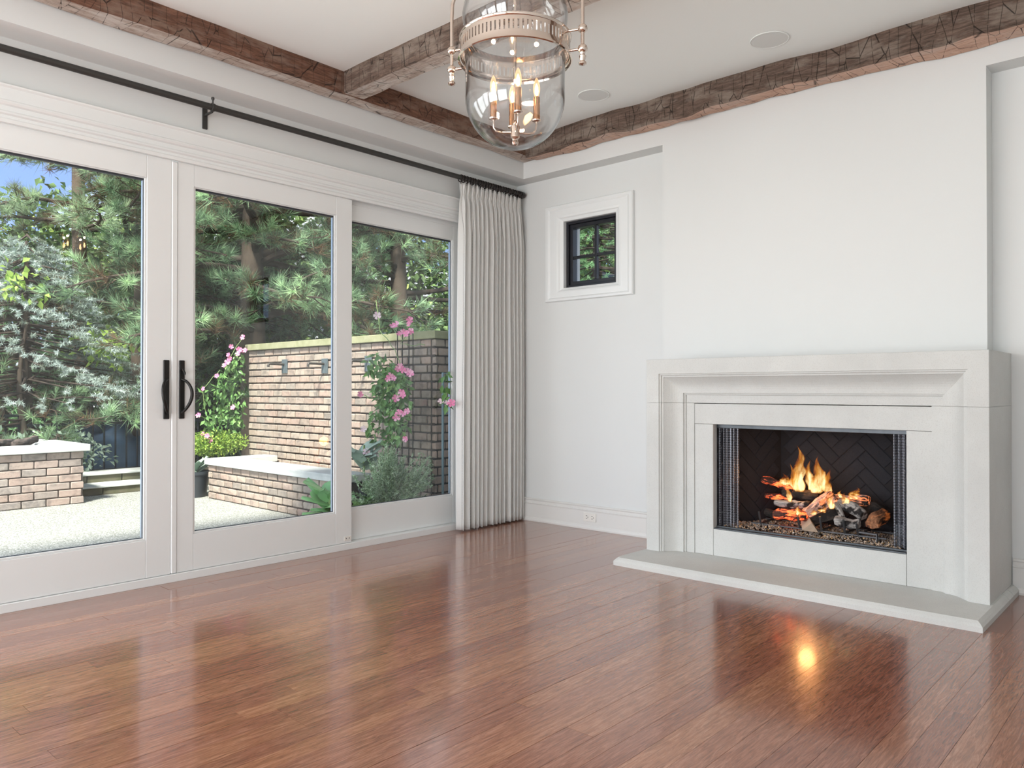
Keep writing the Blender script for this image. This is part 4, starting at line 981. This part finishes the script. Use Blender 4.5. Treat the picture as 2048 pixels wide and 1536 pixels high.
# spouts
for i, (px, py) in enumerate(((570, 729), (650, 728), (737, 723))):
    p = at(px, py, 0, GX); lb = ['bronze water spout on the garden wall, leftmost of three', 'bronze water spout on the garden wall, middle one of three', 'bronze water spout on the garden wall, rightmost beside the trellis'][i]
    s = empty('water_spout', (GX, p.y, p.z), lb, 'spout', 'fountain spouts on the garden wall')
    bx('back_plate', (GX - .014, p.y - .06, p.z - .095), (GX - .002, p.y + .045, p.z + .055), M['patina'], s, .002)
    smooth_angle(MB().tube([(GX - .010, p.y, p.z), (GX - .175, p.y, p.z + .003), (GX - .192, p.y, p.z - .001), (GX - .198, p.y, p.z - .012), (GX - .198, p.y, p.z - .032)], .0125, 10).build('pipe', M['spout'], s), 50)

# fire pit
PX1, PY0, PZ = 2.805, 8.31, .490
pit = empty('fire_pit', (1.9, 8.75, ZG), 'square brick fire pit with light stone top on the patio', 'fire pit')
bx('mortar_core', (.90, PY0 + .010, ZG), (PX1 - .010, 9.55, PZ), M['mortar'], pit, 0)
brick_field(pit, (1.0, PY0, ZG), (1, 0, 0), (0, -1, 0), PX1 - 1.0, PZ - ZG, .21, .0745, M['brick_pit'], joint=.010)
b0 = (PX1 + .045); 
for a, c in (((.9, PY0 - .04), (b0, PY0 + .25)), ((2.50, PY0 + .253), (b0, 9.30)), ((.9, 9.303), (b0, 9.58)), ((.9, PY0 + .253), (1.2, 9.30))):
    bx('top_slab', (a[0], a[1], PZ), (c[0], c[1], PZ + .066), M['slab'], pit, .005)
bx('grill_bed', (1.2, PY0 + .26, PZ - .02), (2.5, 9.29, PZ + .02), M['soot'], pit, 0)
for i, (a, c, lb) in enumerate((((1.75, 8.66, .575), (2.12, 8.72, .580), 'dark rough log at the left end on the fire pit top'), ((2.08, 8.66, .578), (2.30, 8.70, .590), 'middle dark log on the fire pit top'), ((2.27, 8.62, .580), (2.50, 8.72, .592), 'dark knotty log at the right end on the fire pit top'))):
    o = log(a, c, .040, M['log_pit'], lb, 50 + i * 2.3); o['group'] = 'logs on the outdoor fire pit'

# stone steps behind the patio
for i, (ya, za, zb, lb) in enumerate(((8.80, ZG, .070, 'lower mossy stone step edging the back of the patio'), (9.15, .0, .170, 'upper mossy stone step behind the lower one'))):
    s = empty('garden_step', (3.5, ya, ZG), lb, 'step'); x = 1.0
    while x < 6.2:
        w = random.uniform(.30, .48); bx('stone', (x + .004, ya + random.uniform(0, .008), ZG), (x + w - .004, ya + .34, zb - .022), M['moss_stone'], s, .006); x += w
    bx('tread', (.98, ya - .015, zb - .0215), (x + .02, ya + .36, zb), M['slab'], s, .004)

# fence + tarp behind
fe = empty('metal_fence', (3.6, 10.0, ZG), 'dark metal rail fence behind the flowering vine and steps', 'fence')
for z in (.805, .69, .12): bx('rail', (1.2, 9.985, z - .015), (7.2, 10.015, z + .015), M['fence'], fe)
for i in range(46): bx('picket', (1.25 + i * .13, 9.992, ZG), (1.267 + i * .13, 10.008, .79), M['fence'], fe, 0)
def lump(name, c, r, m, label, cat, seed, par=None):
    V = []; F = []; n, k = 24, 12
    for j in range(k + 1):
        a = PI / 2 * j / k
        for i in range(n):
            t_ = 2 * PI * i / n; q = 1 + .25 * noise.noise((math.cos(t_) * 2 + seed, math.sin(t_) * 2, j * .4))
            V.append((c[0] + r[0] * q * math.cos(t_) * math.cos(a), c[1] + r[1] * q * math.sin(t_) * math.cos(a), c[2] + r[2] * q * math.sin(a)))
    for j in range(k):
        for i in range(n): F.append((j * n + i, j * n + (i + 1) % n, (j + 1) * n + (i + 1) % n, (j + 1) * n + i))
    F.append(tuple(range(n))); o = MB().add(V, F).build(name, m, par, True)
    if label: tag(o, label, cat)
    return o
lump('tarp_heap', (3.9, 10.9, ZG), (.9, .55, .62), M['tarp'], 'heap under a blue tarp in shade behind the metal fence', 'tarp', 3)

# neighbouring house beyond the pines
hs = empty('neighbour_house', (13.5, 17.5, ZG), 'white sided house glimpsed far behind the pine trunk', 'house')
for i in range(15): bx('siding_board', (11.2, 15.6, ZG + i * .2), (16.2, 15.64 - .02 * 0, ZG + i * .2 + .193), M['siding'], hs, .004)
bx('wall', (11.22, 15.65, ZG), (16.2, 19.6, 3.0), M['siding'], hs, 0)
MB().prism([(15.3, 2.98), (19.9, 2.98), (17.6, 4.8)], 10.9, 16.5, 'x').build('roof', M['roofing'], hs)

# ------------------------------------------------------------------ plants
def unit(v): return v / (np.linalg.norm(v, axis=-1, keepdims=True) + 1e-9)
def blades(P, D, L_, w):                 # thin tapering triangles from P along D
    n = len(P); rnd = unit(RNG.normal(size=(n, 3))); S = unit(np.cross(D, rnd)) * (np.asarray(w).reshape(-1, 1) / 2)
    V = np.empty((n, 3, 3)); V[:, 0] = P - S; V[:, 1] = P + S; V[:, 2] = P + D * np.asarray(L_).reshape(-1, 1)
    return V.reshape(-1, 3), np.arange(n * 3).reshape(-1, 3)
def leaf_quads(P, D, L_, w, up=None, fold=.25):      # folded rhombic leaves (two triangles on each side of the rib)
    n = len(P); nr = unit(np.cross(D, unit(RNG.normal(size=(n, 3)) * .7 + (np.array((0, 0, 1.0)) if up is None else up)))); L_ = np.asarray(L_).reshape(-1, 1); w = np.asarray(w).reshape(-1, 1)
    up_ = unit(np.cross(nr, D)); A = P; B = P + D * L_; Mi = P + D * L_ * .45
    V = np.empty((n, 4, 3)); V[:, 0] = A; V[:, 1] = Mi + nr * w / 2 + up_ * w * fold; V[:, 2] = B - up_ * L_ * .08; V[:, 3] = Mi - nr * w / 2 + up_ * w * fold
    I = np.arange(n).reshape(-1, 1) * 4; F = np.concatenate([I + (0, 1, 2), I + (0, 2, 3)], 1).reshape(-1, 3)
    return V.reshape(-1, 3), F
class Soup:
    def __init__(s): s.V = []; s.F = []; s.T = []; s.n = 0
    def add(s, VF, tint):
        V, F = VF; s.V.append(V); s.F.append(F + s.n); s.n += len(V)
        s.T.append(np.broadcast_to(np.asarray(tint, float).reshape(-1), (len(F),)) if np.size(tint) == 1 else np.repeat(tint, len(F) // len(tint)))
    def build(s, name, m, par=None, smooth=False): return raw_mesh(name, np.concatenate(s.V), np.concatenate(s.F), m, par, np.clip(np.concatenate(s.T), 0, 1), smooth)

def tuft(s, c, d, n, ln, w=.0034, base=.5, twig=.13):
    k = RNG.uniform(0, 1, n); P = c - d * (twig * (1 - k)).reshape(-1, 1)
    D = unit(d * (.55 + .75 * k).reshape(-1, 1) + unit(RNG.normal(size=(n, 3))) * .85)
    s.add(blades(P, D, RNG.uniform(.7, 1.1, n) * ln, w), base + RNG.normal(0, .14, n) + (.25 * (k - .6)))
def pine(loc, h, r0, z_lo, z_hi, nb, reach, label, cat='tree', group=None, ln=.15, tn=58, mat_='pine', seed=0, az_pref=None, twn=11, lean=(0, 0), name='pine_tree', w=.0045):
    rs = random.Random(seed); T = empty(name, loc, label, cat, group); x0, y0, zz = loc
    tr = [(x0 + lean[0] * k + .06 * math.sin(k * 5 + seed), y0 + lean[1] * k, zz + h * k) for k in [i / 10 for i in range(11)]]
    smooth_angle(MB().tube(tr, [r0 * (1 - .75 * i / 10) for i in range(11)], 14).build('trunk', M['bark'], T), 60)
    B = MB(); S = Soup()
    for i in range(nb):
        zb = z_lo + (z_hi - z_lo) * (i + rs.random()) / nb; a = rs.uniform(0, 2 * PI) if az_pref is None else rs.gauss(az_pref[0], az_pref[1])
        L0 = reach * rs.uniform(.65, 1.1) * (1 - .35 * (zb - zz) / h); k0 = (zb - zz) / h; st = Vector((x0 + lean[0] * k0, y0 + lean[1] * k0, zb))
        pts = []; rise = rs.uniform(.05, .35); droop = rs.uniform(.10, .38)
        for j in range(9):
            q = j / 8; aa = a + .25 * math.sin(q * 3 + i); pts.append(st + Vector((math.cos(aa) * L0 * q, math.sin(aa) * L0 * q, L0 * (rise * q - droop * q * q) + .03 * math.sin(q * 9 + i))))
        B.tube(pts, [max(.006, r0 * .28 * (1 - .85 * j / 8)) for j in range(9)], 6)
        for t_ in range(twn):
            q = .22 + .78 * (t_ + rs.random()) / twn; j = min(7, int(q * 8)); p = pts[j].lerp(pts[j + 1], q * 8 - j) if j < 8 else pts[8]
            d0 = (pts[min(8, j + 1)] - pts[j]).normalized(); sd = rs.choice((-1, 1)); side = Vector((-d0.y, d0.x, 0)) * sd
            tl = L0 * rs.uniform(.14, .34) * (1.15 - q * .5); e = p + (d0 * rs.uniform(.3, 1) + side * rs.uniform(.3, 1) + Vector((0, 0, rs.uniform(-.35, .45)))).normalized() * tl
            mid = (p + e) / 2 + Vector((0, 0, -.03)); B.tube([p, mid, e], [.008, .006, .0035], 4)
            dd = np.array((e - mid).normalized() + Vector((0, 0, .35))); dd /= np.linalg.norm(dd); tb = rs.gauss(.50, .24)
            if rs.random() < .10: tb = .08
            tuft(S, np.array(e), dd, tn, ln * rs.uniform(.8, 1.1), w, tb + .10)
            if tl > .25:
                for f_ in (.45, .72):
                    c2 = p.lerp(e, f_) + Vector((rs.uniform(-.06, .06), rs.uniform(-.06, .06), rs.uniform(-.03, .07))); d2 = np.array((Vector(dd) + Vector((rs.uniform(-.8, .8), rs.uniform(-.8, .8), .2))).normalized())
                    tuft(S, np.array(c2), d2, int(tn * .8), ln * .9, w, tb - .08)
    smooth_angle(B.build('branches', M['twig'], T), 60); S.build('needles', M[mat_], T)['kind'] = 'stuff'
    return T
PG = 'pines beyond the patio'
pine((5.25, 9.35, ZG), 8.0, .19, 1.72, 4.9, 62, 2.7, 'big pine whose trunk rises behind the left end of the garden wall', group=PG, seed=3, tn=60, ln=.18, twn=17, w=.0075)
pine((7.05, 8.60, ZG), 8.5, .15, 2.1, 5.4, 30, 2.8, 'pine with a bare forked trunk seen through the door beside the curtain', group=PG, seed=8, tn=52, twn=11, w=.007)
pine((4.35, 10.9, ZG), 7.5, .13, .75, 5.6, 52, 2.4, 'pine with drooping branches behind the fire pit', group=PG, seed=12, tn=56, ln=.18, twn=15, w=.0075)
pine((3.75, 11.2, ZG), 8.5, .12, 3.1, 5.4, 22, 2.1, 'pale pine reaching across the sky at the left edge', group=PG, seed=21, mat_='pine_pale', tn=56, ln=.20, twn=13, w=.0075)
pine((2.75, 10.0, ZG), 1.9, .05, .50, 1.35, 13, 1.25, 'low green pine with bright tips just behind the fire pit', group=PG, seed=33, tn=60, ln=.15, twn=10, w=.006)

def spruce(loc, h, rad, label, n=900, mat_='spruce', seed=0, name='spruce_tree', group=None, nl=.034, z0=.4, zmin=0.2, w=.006, dense=46):
    rs = random.Random(seed); T = empty(name, loc, label, 'tree', group); x0, y0, zz = loc; S = Soup(); B = MB()
    B.tube([(x0, y0, zz), (x0, y0, zz + h * .96)], [.10, .02], 8)
    for i in range(n):
        k = rs.random() ** 1.15; z = zz + zmin + (h - zmin) * k; a = rs.uniform(0, 2 * PI); R_ = rad * (1 - k) ** .8 + .08
        q = rs.uniform(.62, 1.08); p = Vector((x0 + math.cos(a) * R_ * q, y0 + math.sin(a) * R_ * q, z - .16 * R_ * q + .12 * math.sin(a * 5 + k * 20)))
        d = Vector((math.cos(a) + rs.uniform(-.6, .6), math.sin(a) + rs.uniform(-.6, .6), rs.uniform(-.35, .15))).normalized(); ln = rs.uniform(.10, .22)
        e = p + d * ln; kk = RNG.uniform(0, 1, dense)
        P = np.array(p) + np.array(d) * (ln * kk).reshape(-1, 1); D = unit(np.array(d) * .5 + unit(RNG.normal(size=(dense, 3))))
        S.add(blades(P, D, RNG.uniform(.7, 1.2, dense) * nl, w), rs.gauss(.52, .17) + .2 * (kk - .5))
        if i % 6 == 0: B.tube([(x0, y0, p.z + .10), tuple(p), tuple(e)], [.014, .006, .003], 4)
    B.build('branches', M['twig'], T); S.build('needles', M[mat_], T)['kind'] = 'stuff'; return T
spruce((2.80, 10.15, ZG), 2.8, 1.22, 'blue-grey spruce with drooping silvery branches left behind the fire pit', 1150, seed=4, dense=64, nl=.045, w=.008, zmin=1.15)
spruce((.9, 12.6, ZG), 3.6, 1.5, 'green arborvitae at the far left edge of the garden', 1500, 'cedar', seed=9, name='arborvitae', nl=.06, w=.014, dense=34)
spruce((3.45, 13.6, ZG), 3.2, 1.4, 'green arborvitae left behind the spruce', 1500, 'cedar', seed=19, name='arborvitae', nl=.06, w=.014, dense=34)
spruce((8.6, 6.25, ZG), 5.4, 1.5, 'dark cedar seen through the small black window', 2600, 'cedar', seed=29, name='cedar_tree', nl=.055, w=.012, dense=40)
spruce((8.4, 3.6, ZG), 4.6, 1.3, 'cedar beside the one seen through the small black window', 900, 'cedar', seed=39, name='cedar_tree', nl=.055, w=.012, dense=34)

def leafy(name, loc, r, n, size, m, label, cat='tree', group=None, seed=0, trunk=True, hollow=.55, tint=(.5, .22)):
    rs = np.random.default_rng(seed); T = empty(name, loc, label, cat, group); S = Soup()
    u = unit(rs.normal(size=(n, 3))); q = rs.uniform(hollow, 1.05, n) * (1 + .16 * np.sin(u[:, 0] * 7 + seed) * np.cos(u[:, 2] * 6 + u[:, 1] * 5))
    P = u * q.reshape(-1, 1) * np.array(r) + np.array((loc[0], loc[1], loc[2] + r[2] * .98)); P[:, 2] = np.maximum(P[:, 2], ZG + .05)
    D = unit(u * .6 + rs.normal(size=(n, 3)) * .7 + (0, 0, -.25)); sz = rs.uniform(.6, 1.15, n) * size
    S.add(leaf_quads(P, D, sz, sz * .62), rs.normal(tint[0], tint[1], n)); S.build('leaves', m, T)['kind'] = 'stuff'
    if trunk:
        B = MB(); B.tube([(loc[0], loc[1], loc[2]), (loc[0] + .05, loc[1], loc[2] + r[2])], [.09, .05], 8)
        for i in range(7): a = i * .9; B.tube([(loc[0], loc[1], loc[2] + r[2] * .5), (loc[0] + r[0] * .7 * math.cos(a), loc[1] + r[1] * .7 * math.sin(a), loc[2] + r[2] * (1 + .1 * i))], [.04, .012], 5)
        B.build('branches', M['bark'], T)
    return T
HG = 'leafy trees at the back of the garden'
for i, (x, y, rx, rz, nn, lb) in enumerate(((.6, 15.5, 2.0, 1.5, 5000, 'low leafy tree at the far left back of the garden'), (4.6, 15.0, 2.0, 2.3, 7500, 'leafy tree behind the spruce and fire pit'), (7.2, 14.2, 2.1, 3.4, 10500, 'tall leafy tree behind the big pine trunk'), (10.4, 13.0, 1.9, 3.0, 8500, 'leafy tree behind the garden wall'), (11.0, 9.4, 1.6, 1.55, 5000, 'leafy tree low behind the forked trunk'), (11.6, 7.6, 1.8, 2.6, 8500, 'leafy tree behind the cedar outside the small window'), (6.3, 12.2, 1.6, 1.9, 7500, 'bushy tree low behind the big pine trunk'), (14.5, 11.5, 2.0, 2.7, 3600, 'leafy tree farthest right behind the wall'))):
    leafy('leafy_tree', (x, y, ZG), (rx, 1.3, rz), int(nn * 1.3), .17, M['cedar_back'], lb, group=HG, seed=i + 5, tint=(.48, .24))
leafy('grape_vine', (3.55, 9.75, 1.35), (.42, .25, .28), 120, .12, M['lime_leaf'], 'lime green grape leaves lit among the pine branches behind the fire pit', 'vine', seed=71, trunk=False, hollow=.1)
leafy('grape_vine', (2.55, 9.6, 1.95), (.40, .25, .30), 70, .11, M['lime_leaf'], 'yellow-green leaves around the top of the blue-grey spruce', 'vine', seed=72, trunk=False, hollow=.1)
leafy('low_shrub', (2.95, 9.62, .12), (.55, .3, .26), 900, .075, M['grey_leaf'], 'pale green shrub between fire pit and steps', 'shrub', seed=73, trunk=False, hollow=.3)
leafy('low_shrub', (1.75, 9.95, .25), (.75, .35, .42), 1300, .085, M['grey_leaf'], 'pale green leafy shrub left behind the fire pit', 'shrub', seed=75, trunk=False, hollow=.3)
leafy('low_shrub', (6.2, 9.6, ZG), (1.3, .5, .75), 3600, .10, M['cedar_back'], 'dark green undergrowth behind the garden wall', 'shrub', seed=74, trunk=False, hollow=.3)

# pink flowers
def flower_mesh(seed):
    rs = np.random.default_rng(seed); S = Soup()
    for k in range(5):
        a = 2 * PI * k / 5 + rs.uniform(-.1, .1); d = np.array((math.cos(a), math.sin(a), .38)); d /= np.linalg.norm(d); s_ = np.array((-math.sin(a), math.cos(a), 0)); R_ = .036
        pts = np.array([(0, 0, 0), d * R_ * .55 + s_ * .012, d * R_ * .9 + s_ * .019 + (0, 0, .003), d * R_ * 1.08 + s_ * .006 + (0, 0, -.005), d * R_ * 1.0 - s_ * .010 + (0, 0, -.004), d * R_ * .5 - s_ * .010])
        S.add((pts, np.array([(0, 1, 5), (1, 2, 3), (1, 3, 4), (1, 4, 5)])), rs.uniform(.2, .9))
    th = []; n = 6
    for j, (r_, z_) in enumerate(((.009, .004), (.006, -.012), (.003, -.035))):
        for i in range(n): th.append((r_ * math.cos(2 * PI * i / n), r_ * math.sin(2 * PI * i / n), z_))
    F = [(j * n + i, j * n + (i + 1) % n, (j + 1) * n + i) for j in range(2) for i in range(n)] + [(j * n + (i + 1) % n, (j + 1) * n + (i + 1) % n, (j + 1) * n + i) for j in range(2) for i in range(n)]
    S.add((np.array(th), np.array(F)), .9); return S
fl_protos = {}
def flower(par, p, face, m='petal', s=1.0):
    k = (m, random.randrange(3))
    if k not in fl_protos:
        o = flower_mesh(hash(k[1]) + 5).build('flower', M[m], par); fl_protos[k] = o
    else: o = fl_protos[k].copy(); o.parent = par; COL.objects.link(o)
    R_ = Vector(face).to_track_quat('Z', 'Y').to_matrix().to_4x4() @ Matrix.Rotation(random.uniform(0, 6), 4, 'Z') @ Matrix.Scale(s, 4)
    R_.translation = Vector(p); o.matrix_parent_inverse = Matrix.Translation(-Vector(par['at'])); o.matrix_basis = R_
    o['label'] = 'pink trumpet flower' if m == 'petal' else 'pale pink trumpet flower'
def vine(name, loc, label, pts_px, plane, clusters, flowers, nleaf, m='vine_leaf', lsize=.085, seed=0, pale=()):
    T = empty(name, loc, label, 'vine', 'pink flowering vines'); S = Soup(); B = MB(); rs = random.Random(seed)
    ax, v = plane
    for (px, py, rx, ry, n) in clusters:
        P = []; 
        for i in range(n):
            a = rs.uniform(0, 2 * PI); q = math.sqrt(rs.random()); p = at(px + rx * q * math.cos(a), py + ry * q * math.sin(a), ax, v - rs.uniform(0, .22)); P.append(p)
        P = np.array([tuple(p) for p in P]); D = unit(RNG.normal(size=(n, 3)) * .6 + (-.3, -.3, -.55)); sz = RNG.uniform(.6, 1.15, n) * lsize
        S.add(leaf_quads(P, D, sz, sz * .48, up=np.array((-.7, -.4, .5))), RNG.normal(.45, .25, n))
    S.build('leaves', M[m], T)['kind'] = 'stuff'
    for line in pts_px:
        P = [at(px, py, ax, v - .08 - .04 * math.sin(i)) for i, (px, py) in enumerate(line)]; Q = []
        for i in range(len(P) - 1):
            for j in range(5): Q.append(P[i].lerp(P[i + 1], j / 5) + Vector((0, 0, .01 * math.sin(j * 2 + i))))
        Q.append(P[-1]); B.tube(Q, .0035, 5)
    B.build('stems', M['stem'], T)
    for i, (px, py) in enumerate(flowers):
        p = at(px, py, ax, v - .22 - rs.uniform(0, .06)); f_ = (-.8 + rs.uniform(-.5, .5), -.6 + rs.uniform(-.5, .5), rs.uniform(-.2, .6))
        flower(T, p, f_, 'petal_pale' if i in pale else 'petal', rs.uniform(.65, .95))
    return T
F1 = [(486, 675), (463, 693), (482, 702), (490, 701), (476, 708), (457, 710), (455, 724), (449, 731), (434, 752), (407, 778), (466, 815), (397, 831), (406, 868), (414, 872), (421, 881), (478, 699), (460, 717)]
vine('flowering_vine', (4.2, 8.3, ZG), 'pink flowering vine climbing at the left end of the garden wall', [[(480, 875), (470, 800), (450, 730), (487, 672)], [(430, 880), (410, 820), (405, 778), (440, 740)], [(450, 880), (430, 850), (400, 831)]], (1, 8.35), [(462, 790, 30, 62, 260), (448, 850, 40, 30, 160), (474, 730, 14, 30, 60), (422, 800, 22, 40, 40)], F1, 280, seed=1)
F2 = [(754, 631), (786, 652), (792, 650), (820, 640), (818, 648), (806, 664), (814, 668), (823, 662), (800, 668), (800, 733), (806, 740), (815, 743), (796, 738), (821, 748), (780, 752), (776, 758), (788, 757), (803, 785), (806, 790), (792, 797), (720, 789), (815, 822), (806, 828), (798, 826), (793, 836), (811, 878), (727, 858), (733, 904), (882, 803), (895, 806), (903, 807)]
v2 = vine('flowering_vine', (4.2, 5.6, ZG), 'pink flowering vine on a black wire trellis before the garden wall', [[(790, 900), (780, 820), (775, 760), (800, 735)], [(800, 900), (820, 830), (812, 760), (790, 700), (760, 660), (752, 600)], [(780, 830), (750, 800), (720, 788)], [(850, 690), (800, 690), (830, 640), (860, 660)], [(905, 745), (890, 790), (884, 803)]], (0, 4.30), [(782, 775, 34, 45, 260), (775, 850, 40, 40, 180), (800, 800, 20, 60, 120), (760, 730, 30, 22, 70), (805, 645, 26, 26, 14), (895, 770, 12, 40, 22)], F2, 300, seed=2, pale=(0, 27, 28, 29, 26))
# trellis
tr_ = empty('wire_trellis', (4.27, 5.6, ZG), 'black wire trellis standing before the garden wall', 'trellis')
for px in (795, 805, 818, 826):
    a = at(px, 655, 0, 4.33); bx('wire', (4.326, a.y - .003, ZG), (4.333, a.y + .003, a.z), M['black_metal'], tr_, 0)
for py in (700, 750, 800, 850):
    a = at(795, py, 0, 4.33); c = at(826, py, 0, 4.33); bx('wire', (4.333, c.y, a.z - .003), (4.339, a.y, a.z + .003), M['black_metal'], tr_, 0)
rk = empty('plant_rack', (4.1, 4.85, ZG), 'blue-grey metal plant rack by the right edge of the glass door', 'rack')
a = at(884, 745, 1, 4.86); c0 = a.x; 
for x in (c0, c0 + .30): bx('leg', (x, 4.85, ZG), (x + .016, 4.866, a.z), M['rack'], rk, .001)
for py in (745, 800, 825): z = at(884, py, 1, 4.86).z; bx('rung', (c0 + .0162, 4.852, z - .012), (c0 + .2998, 4.864, z - .002), M['rack'], rk, .001)

# pots, shrubs and sprigs
def pot(c, r, h, par): return smooth_angle(MB().lathe([(.0001, 0), (r * .80, 0), (r, h - .03), (r * 1.06, h - .03), (r * 1.06, h), (r * .97, h), (r * .95, h - .03), (.0001, h - .035)], c, 28).build('pot', M['pot'], par), 40)
p = at(390, 994, 2, ZG); PC = (p.x, p.y + .05, ZG)
pp = empty('potted_plant', PC, 'black plastic pot with yellow-green bushy plant beside the basin', 'potted plant')
pot(PC, .165, .27, pp)
S = Soup(); n = 3800; q = at(440, 905, 1, PC[1] + .25); r_ = RNG.normal(size=(n, 3)); r_ = unit(r_) * RNG.uniform(.35, 1.05, (n, 1)) * (.38, .24, .145) + (q.x - .06, q.y, .50)
sz = RNG.uniform(.6, 1.2, n) * .030; S.add(leaf_quads(r_, unit(RNG.normal(size=(n, 3)) + (0, 0, .4)), sz, sz * .7), RNG.normal(.5, .24, n)); S.build('leaves', M['shrub'], pp)['kind'] = 'stuff'
MB().tube([(PC[0], PC[1], .2), (q.x, q.y, .45)], .008, 6).build('stem', M['twig'], pp)
def big_leaves(par, c, n, ln, wd, m, seed, up=.4, rise=0.0):
    rs = random.Random(seed)
    for i in range(n):
        a = i * 2.4 + rs.uniform(-.3, .3); el = up + rs.uniform(-.4, .4); d = Vector((math.cos(a) * math.cos(el), math.sin(a) * math.cos(el), math.sin(el))); s_ = Vector((-math.sin(a), math.cos(a), 0)); u_ = d.cross(s_) * -1
        l = ln * rs.uniform(.75, 1.1); w = wd * rs.uniform(.8, 1.1); V = []; F = []; o0 = Vector(c) + Vector((0, 0, rise * i / n)); th = .004
        for sdn in (1, -1):
            for j in range(7):
                k = j / 6; ww = w * (math.sin(PI * min(1, k * .88 + .06)) ** .7) / 2 * (1 if j < 6 else .25)
                for e_ in (-1, 0, 1): V.append(o0 + d * l * k + s_ * ww * e_ + u_ * (abs(e_) * .18 * w + .10 * l * k * k + sdn * th * (0 if abs(e_) else 1)))
        for b_ in (0, 21):
            for j in range(6):
                for k in range(2): F.append((b_ + j * 3 + k, b_ + j * 3 + k + 1, b_ + j * 3 + 4 + k, b_ + j * 3 + 3 + k))
        raw_mesh('leaf', [tuple(v) for v in V], F, M[m], par, np.full(len(F), rs.uniform(.1, .95)), True)
big_leaves(pp, (PC[0] + .03, PC[1] - .02, .24), 11, .19, .12, 'grey_leaf', 3, .7)
# fleshy plant in front of the basin
s0 = at(660, 1000, 0, 3.50)
fp2 = empty('succulent_plant', (3.50, s0.y, ZG), 'fleshy green broad-leaved succulent in a dark pot in front of the basin', 'potted plant')
pot((3.50, s0.y, ZG), .11, .17, fp2); big_leaves(fp2, (3.50, s0.y, .12), 18, .23, .14, 'succulent', 5, .55, .17)
MB().tube([(3.50, s0.y, .10), (3.50, s0.y, .27)], .014, 6).build('stem', M['stem'], fp2)
h0 = at(716, 1000, 0, 3.62)
fp3 = empty('broad_leaf_plant', (3.62, h0.y, ZG), 'dark broad-leaved plant at the left foot of the sprig bush', 'potted plant')
pot((3.62, h0.y, ZG), .08, .13, fp3); big_leaves(fp3, (3.62, h0.y, .10), 12, .15, .09, 'vine_leaf', 8, .3, .12)
# grey-green sprig bush
g0 = at(780, 1015, 1, 4.93)
rb = empty('sprig_bush', (g0.x, 4.93, ZG), 'tall grey-green feathery bush in a pot outside the door beside the curtain', 'bush')
pot((g0.x, 4.93, ZG), .13, .19, rb)
S = Soup(); B = MB(); rs = random.Random(17)
for i in range(250):
    px = rs.gauss(778, 34); top = 880 + abs(px - 775) * .9 + rs.uniform(0, 90)
    if i > 200: px = rs.uniform(825, 868); top = rs.uniform(905, 975)
    Y_ = 4.93 + rs.uniform(-.18, .20); e = at(px, top, 1, Y_); s_ = Vector((g0.x + rs.uniform(-.07, .07), 4.93 + rs.uniform(-.07, .07), .15)); mid = s_.lerp(e, .55) + Vector(((e.x - s_.x) * .18, rs.uniform(-.02, .02), .02))
    B.tube([s_, mid, e], [.0028, .002, .001], 4, caps=False)
    n = 90; kk = RNG.uniform(.08, 1, n); a_, m_, e_ = np.array(s_), np.array(mid), np.array(e)
    P = np.where((kk < .55).reshape(-1, 1), a_ + (m_ - a_) * (kk / .55).reshape(-1, 1), m_ + (e_ - m_) * ((kk - .55) / .45).reshape(-1, 1)) + RNG.normal(0, .004, (n, 3))
    D = unit(unit(e_ - a_) * .9 + unit(RNG.normal(size=(n, 3)))); S.add(blades(P, D, RNG.uniform(.6, 1.2, n) * .027, .009), RNG.normal(.52 + (.15 if i > 200 else 0), .32, n))
B.build('stems', M['stem'], rb); S.build('leaves', M['rosemary'], rb)['kind'] = 'stuff'
bl0 = at(745, 890, 0, 4.15)
fp4 = empty('large_leaf_plant', (4.06, bl0.y, ZG), 'large pale green leaves rising behind the sprig bush', 'potted plant')
pot((4.06, bl0.y, ZG), .12, .30, fp4); MB().tube([(4.06, bl0.y, .2), (4.06, bl0.y, .62)], .010, 6).build('stem', M['stem'], fp4)
big_leaves(fp4, (4.06, bl0.y, .42), 11, .21, .13, 'grey_leaf', 15, .75, .16)
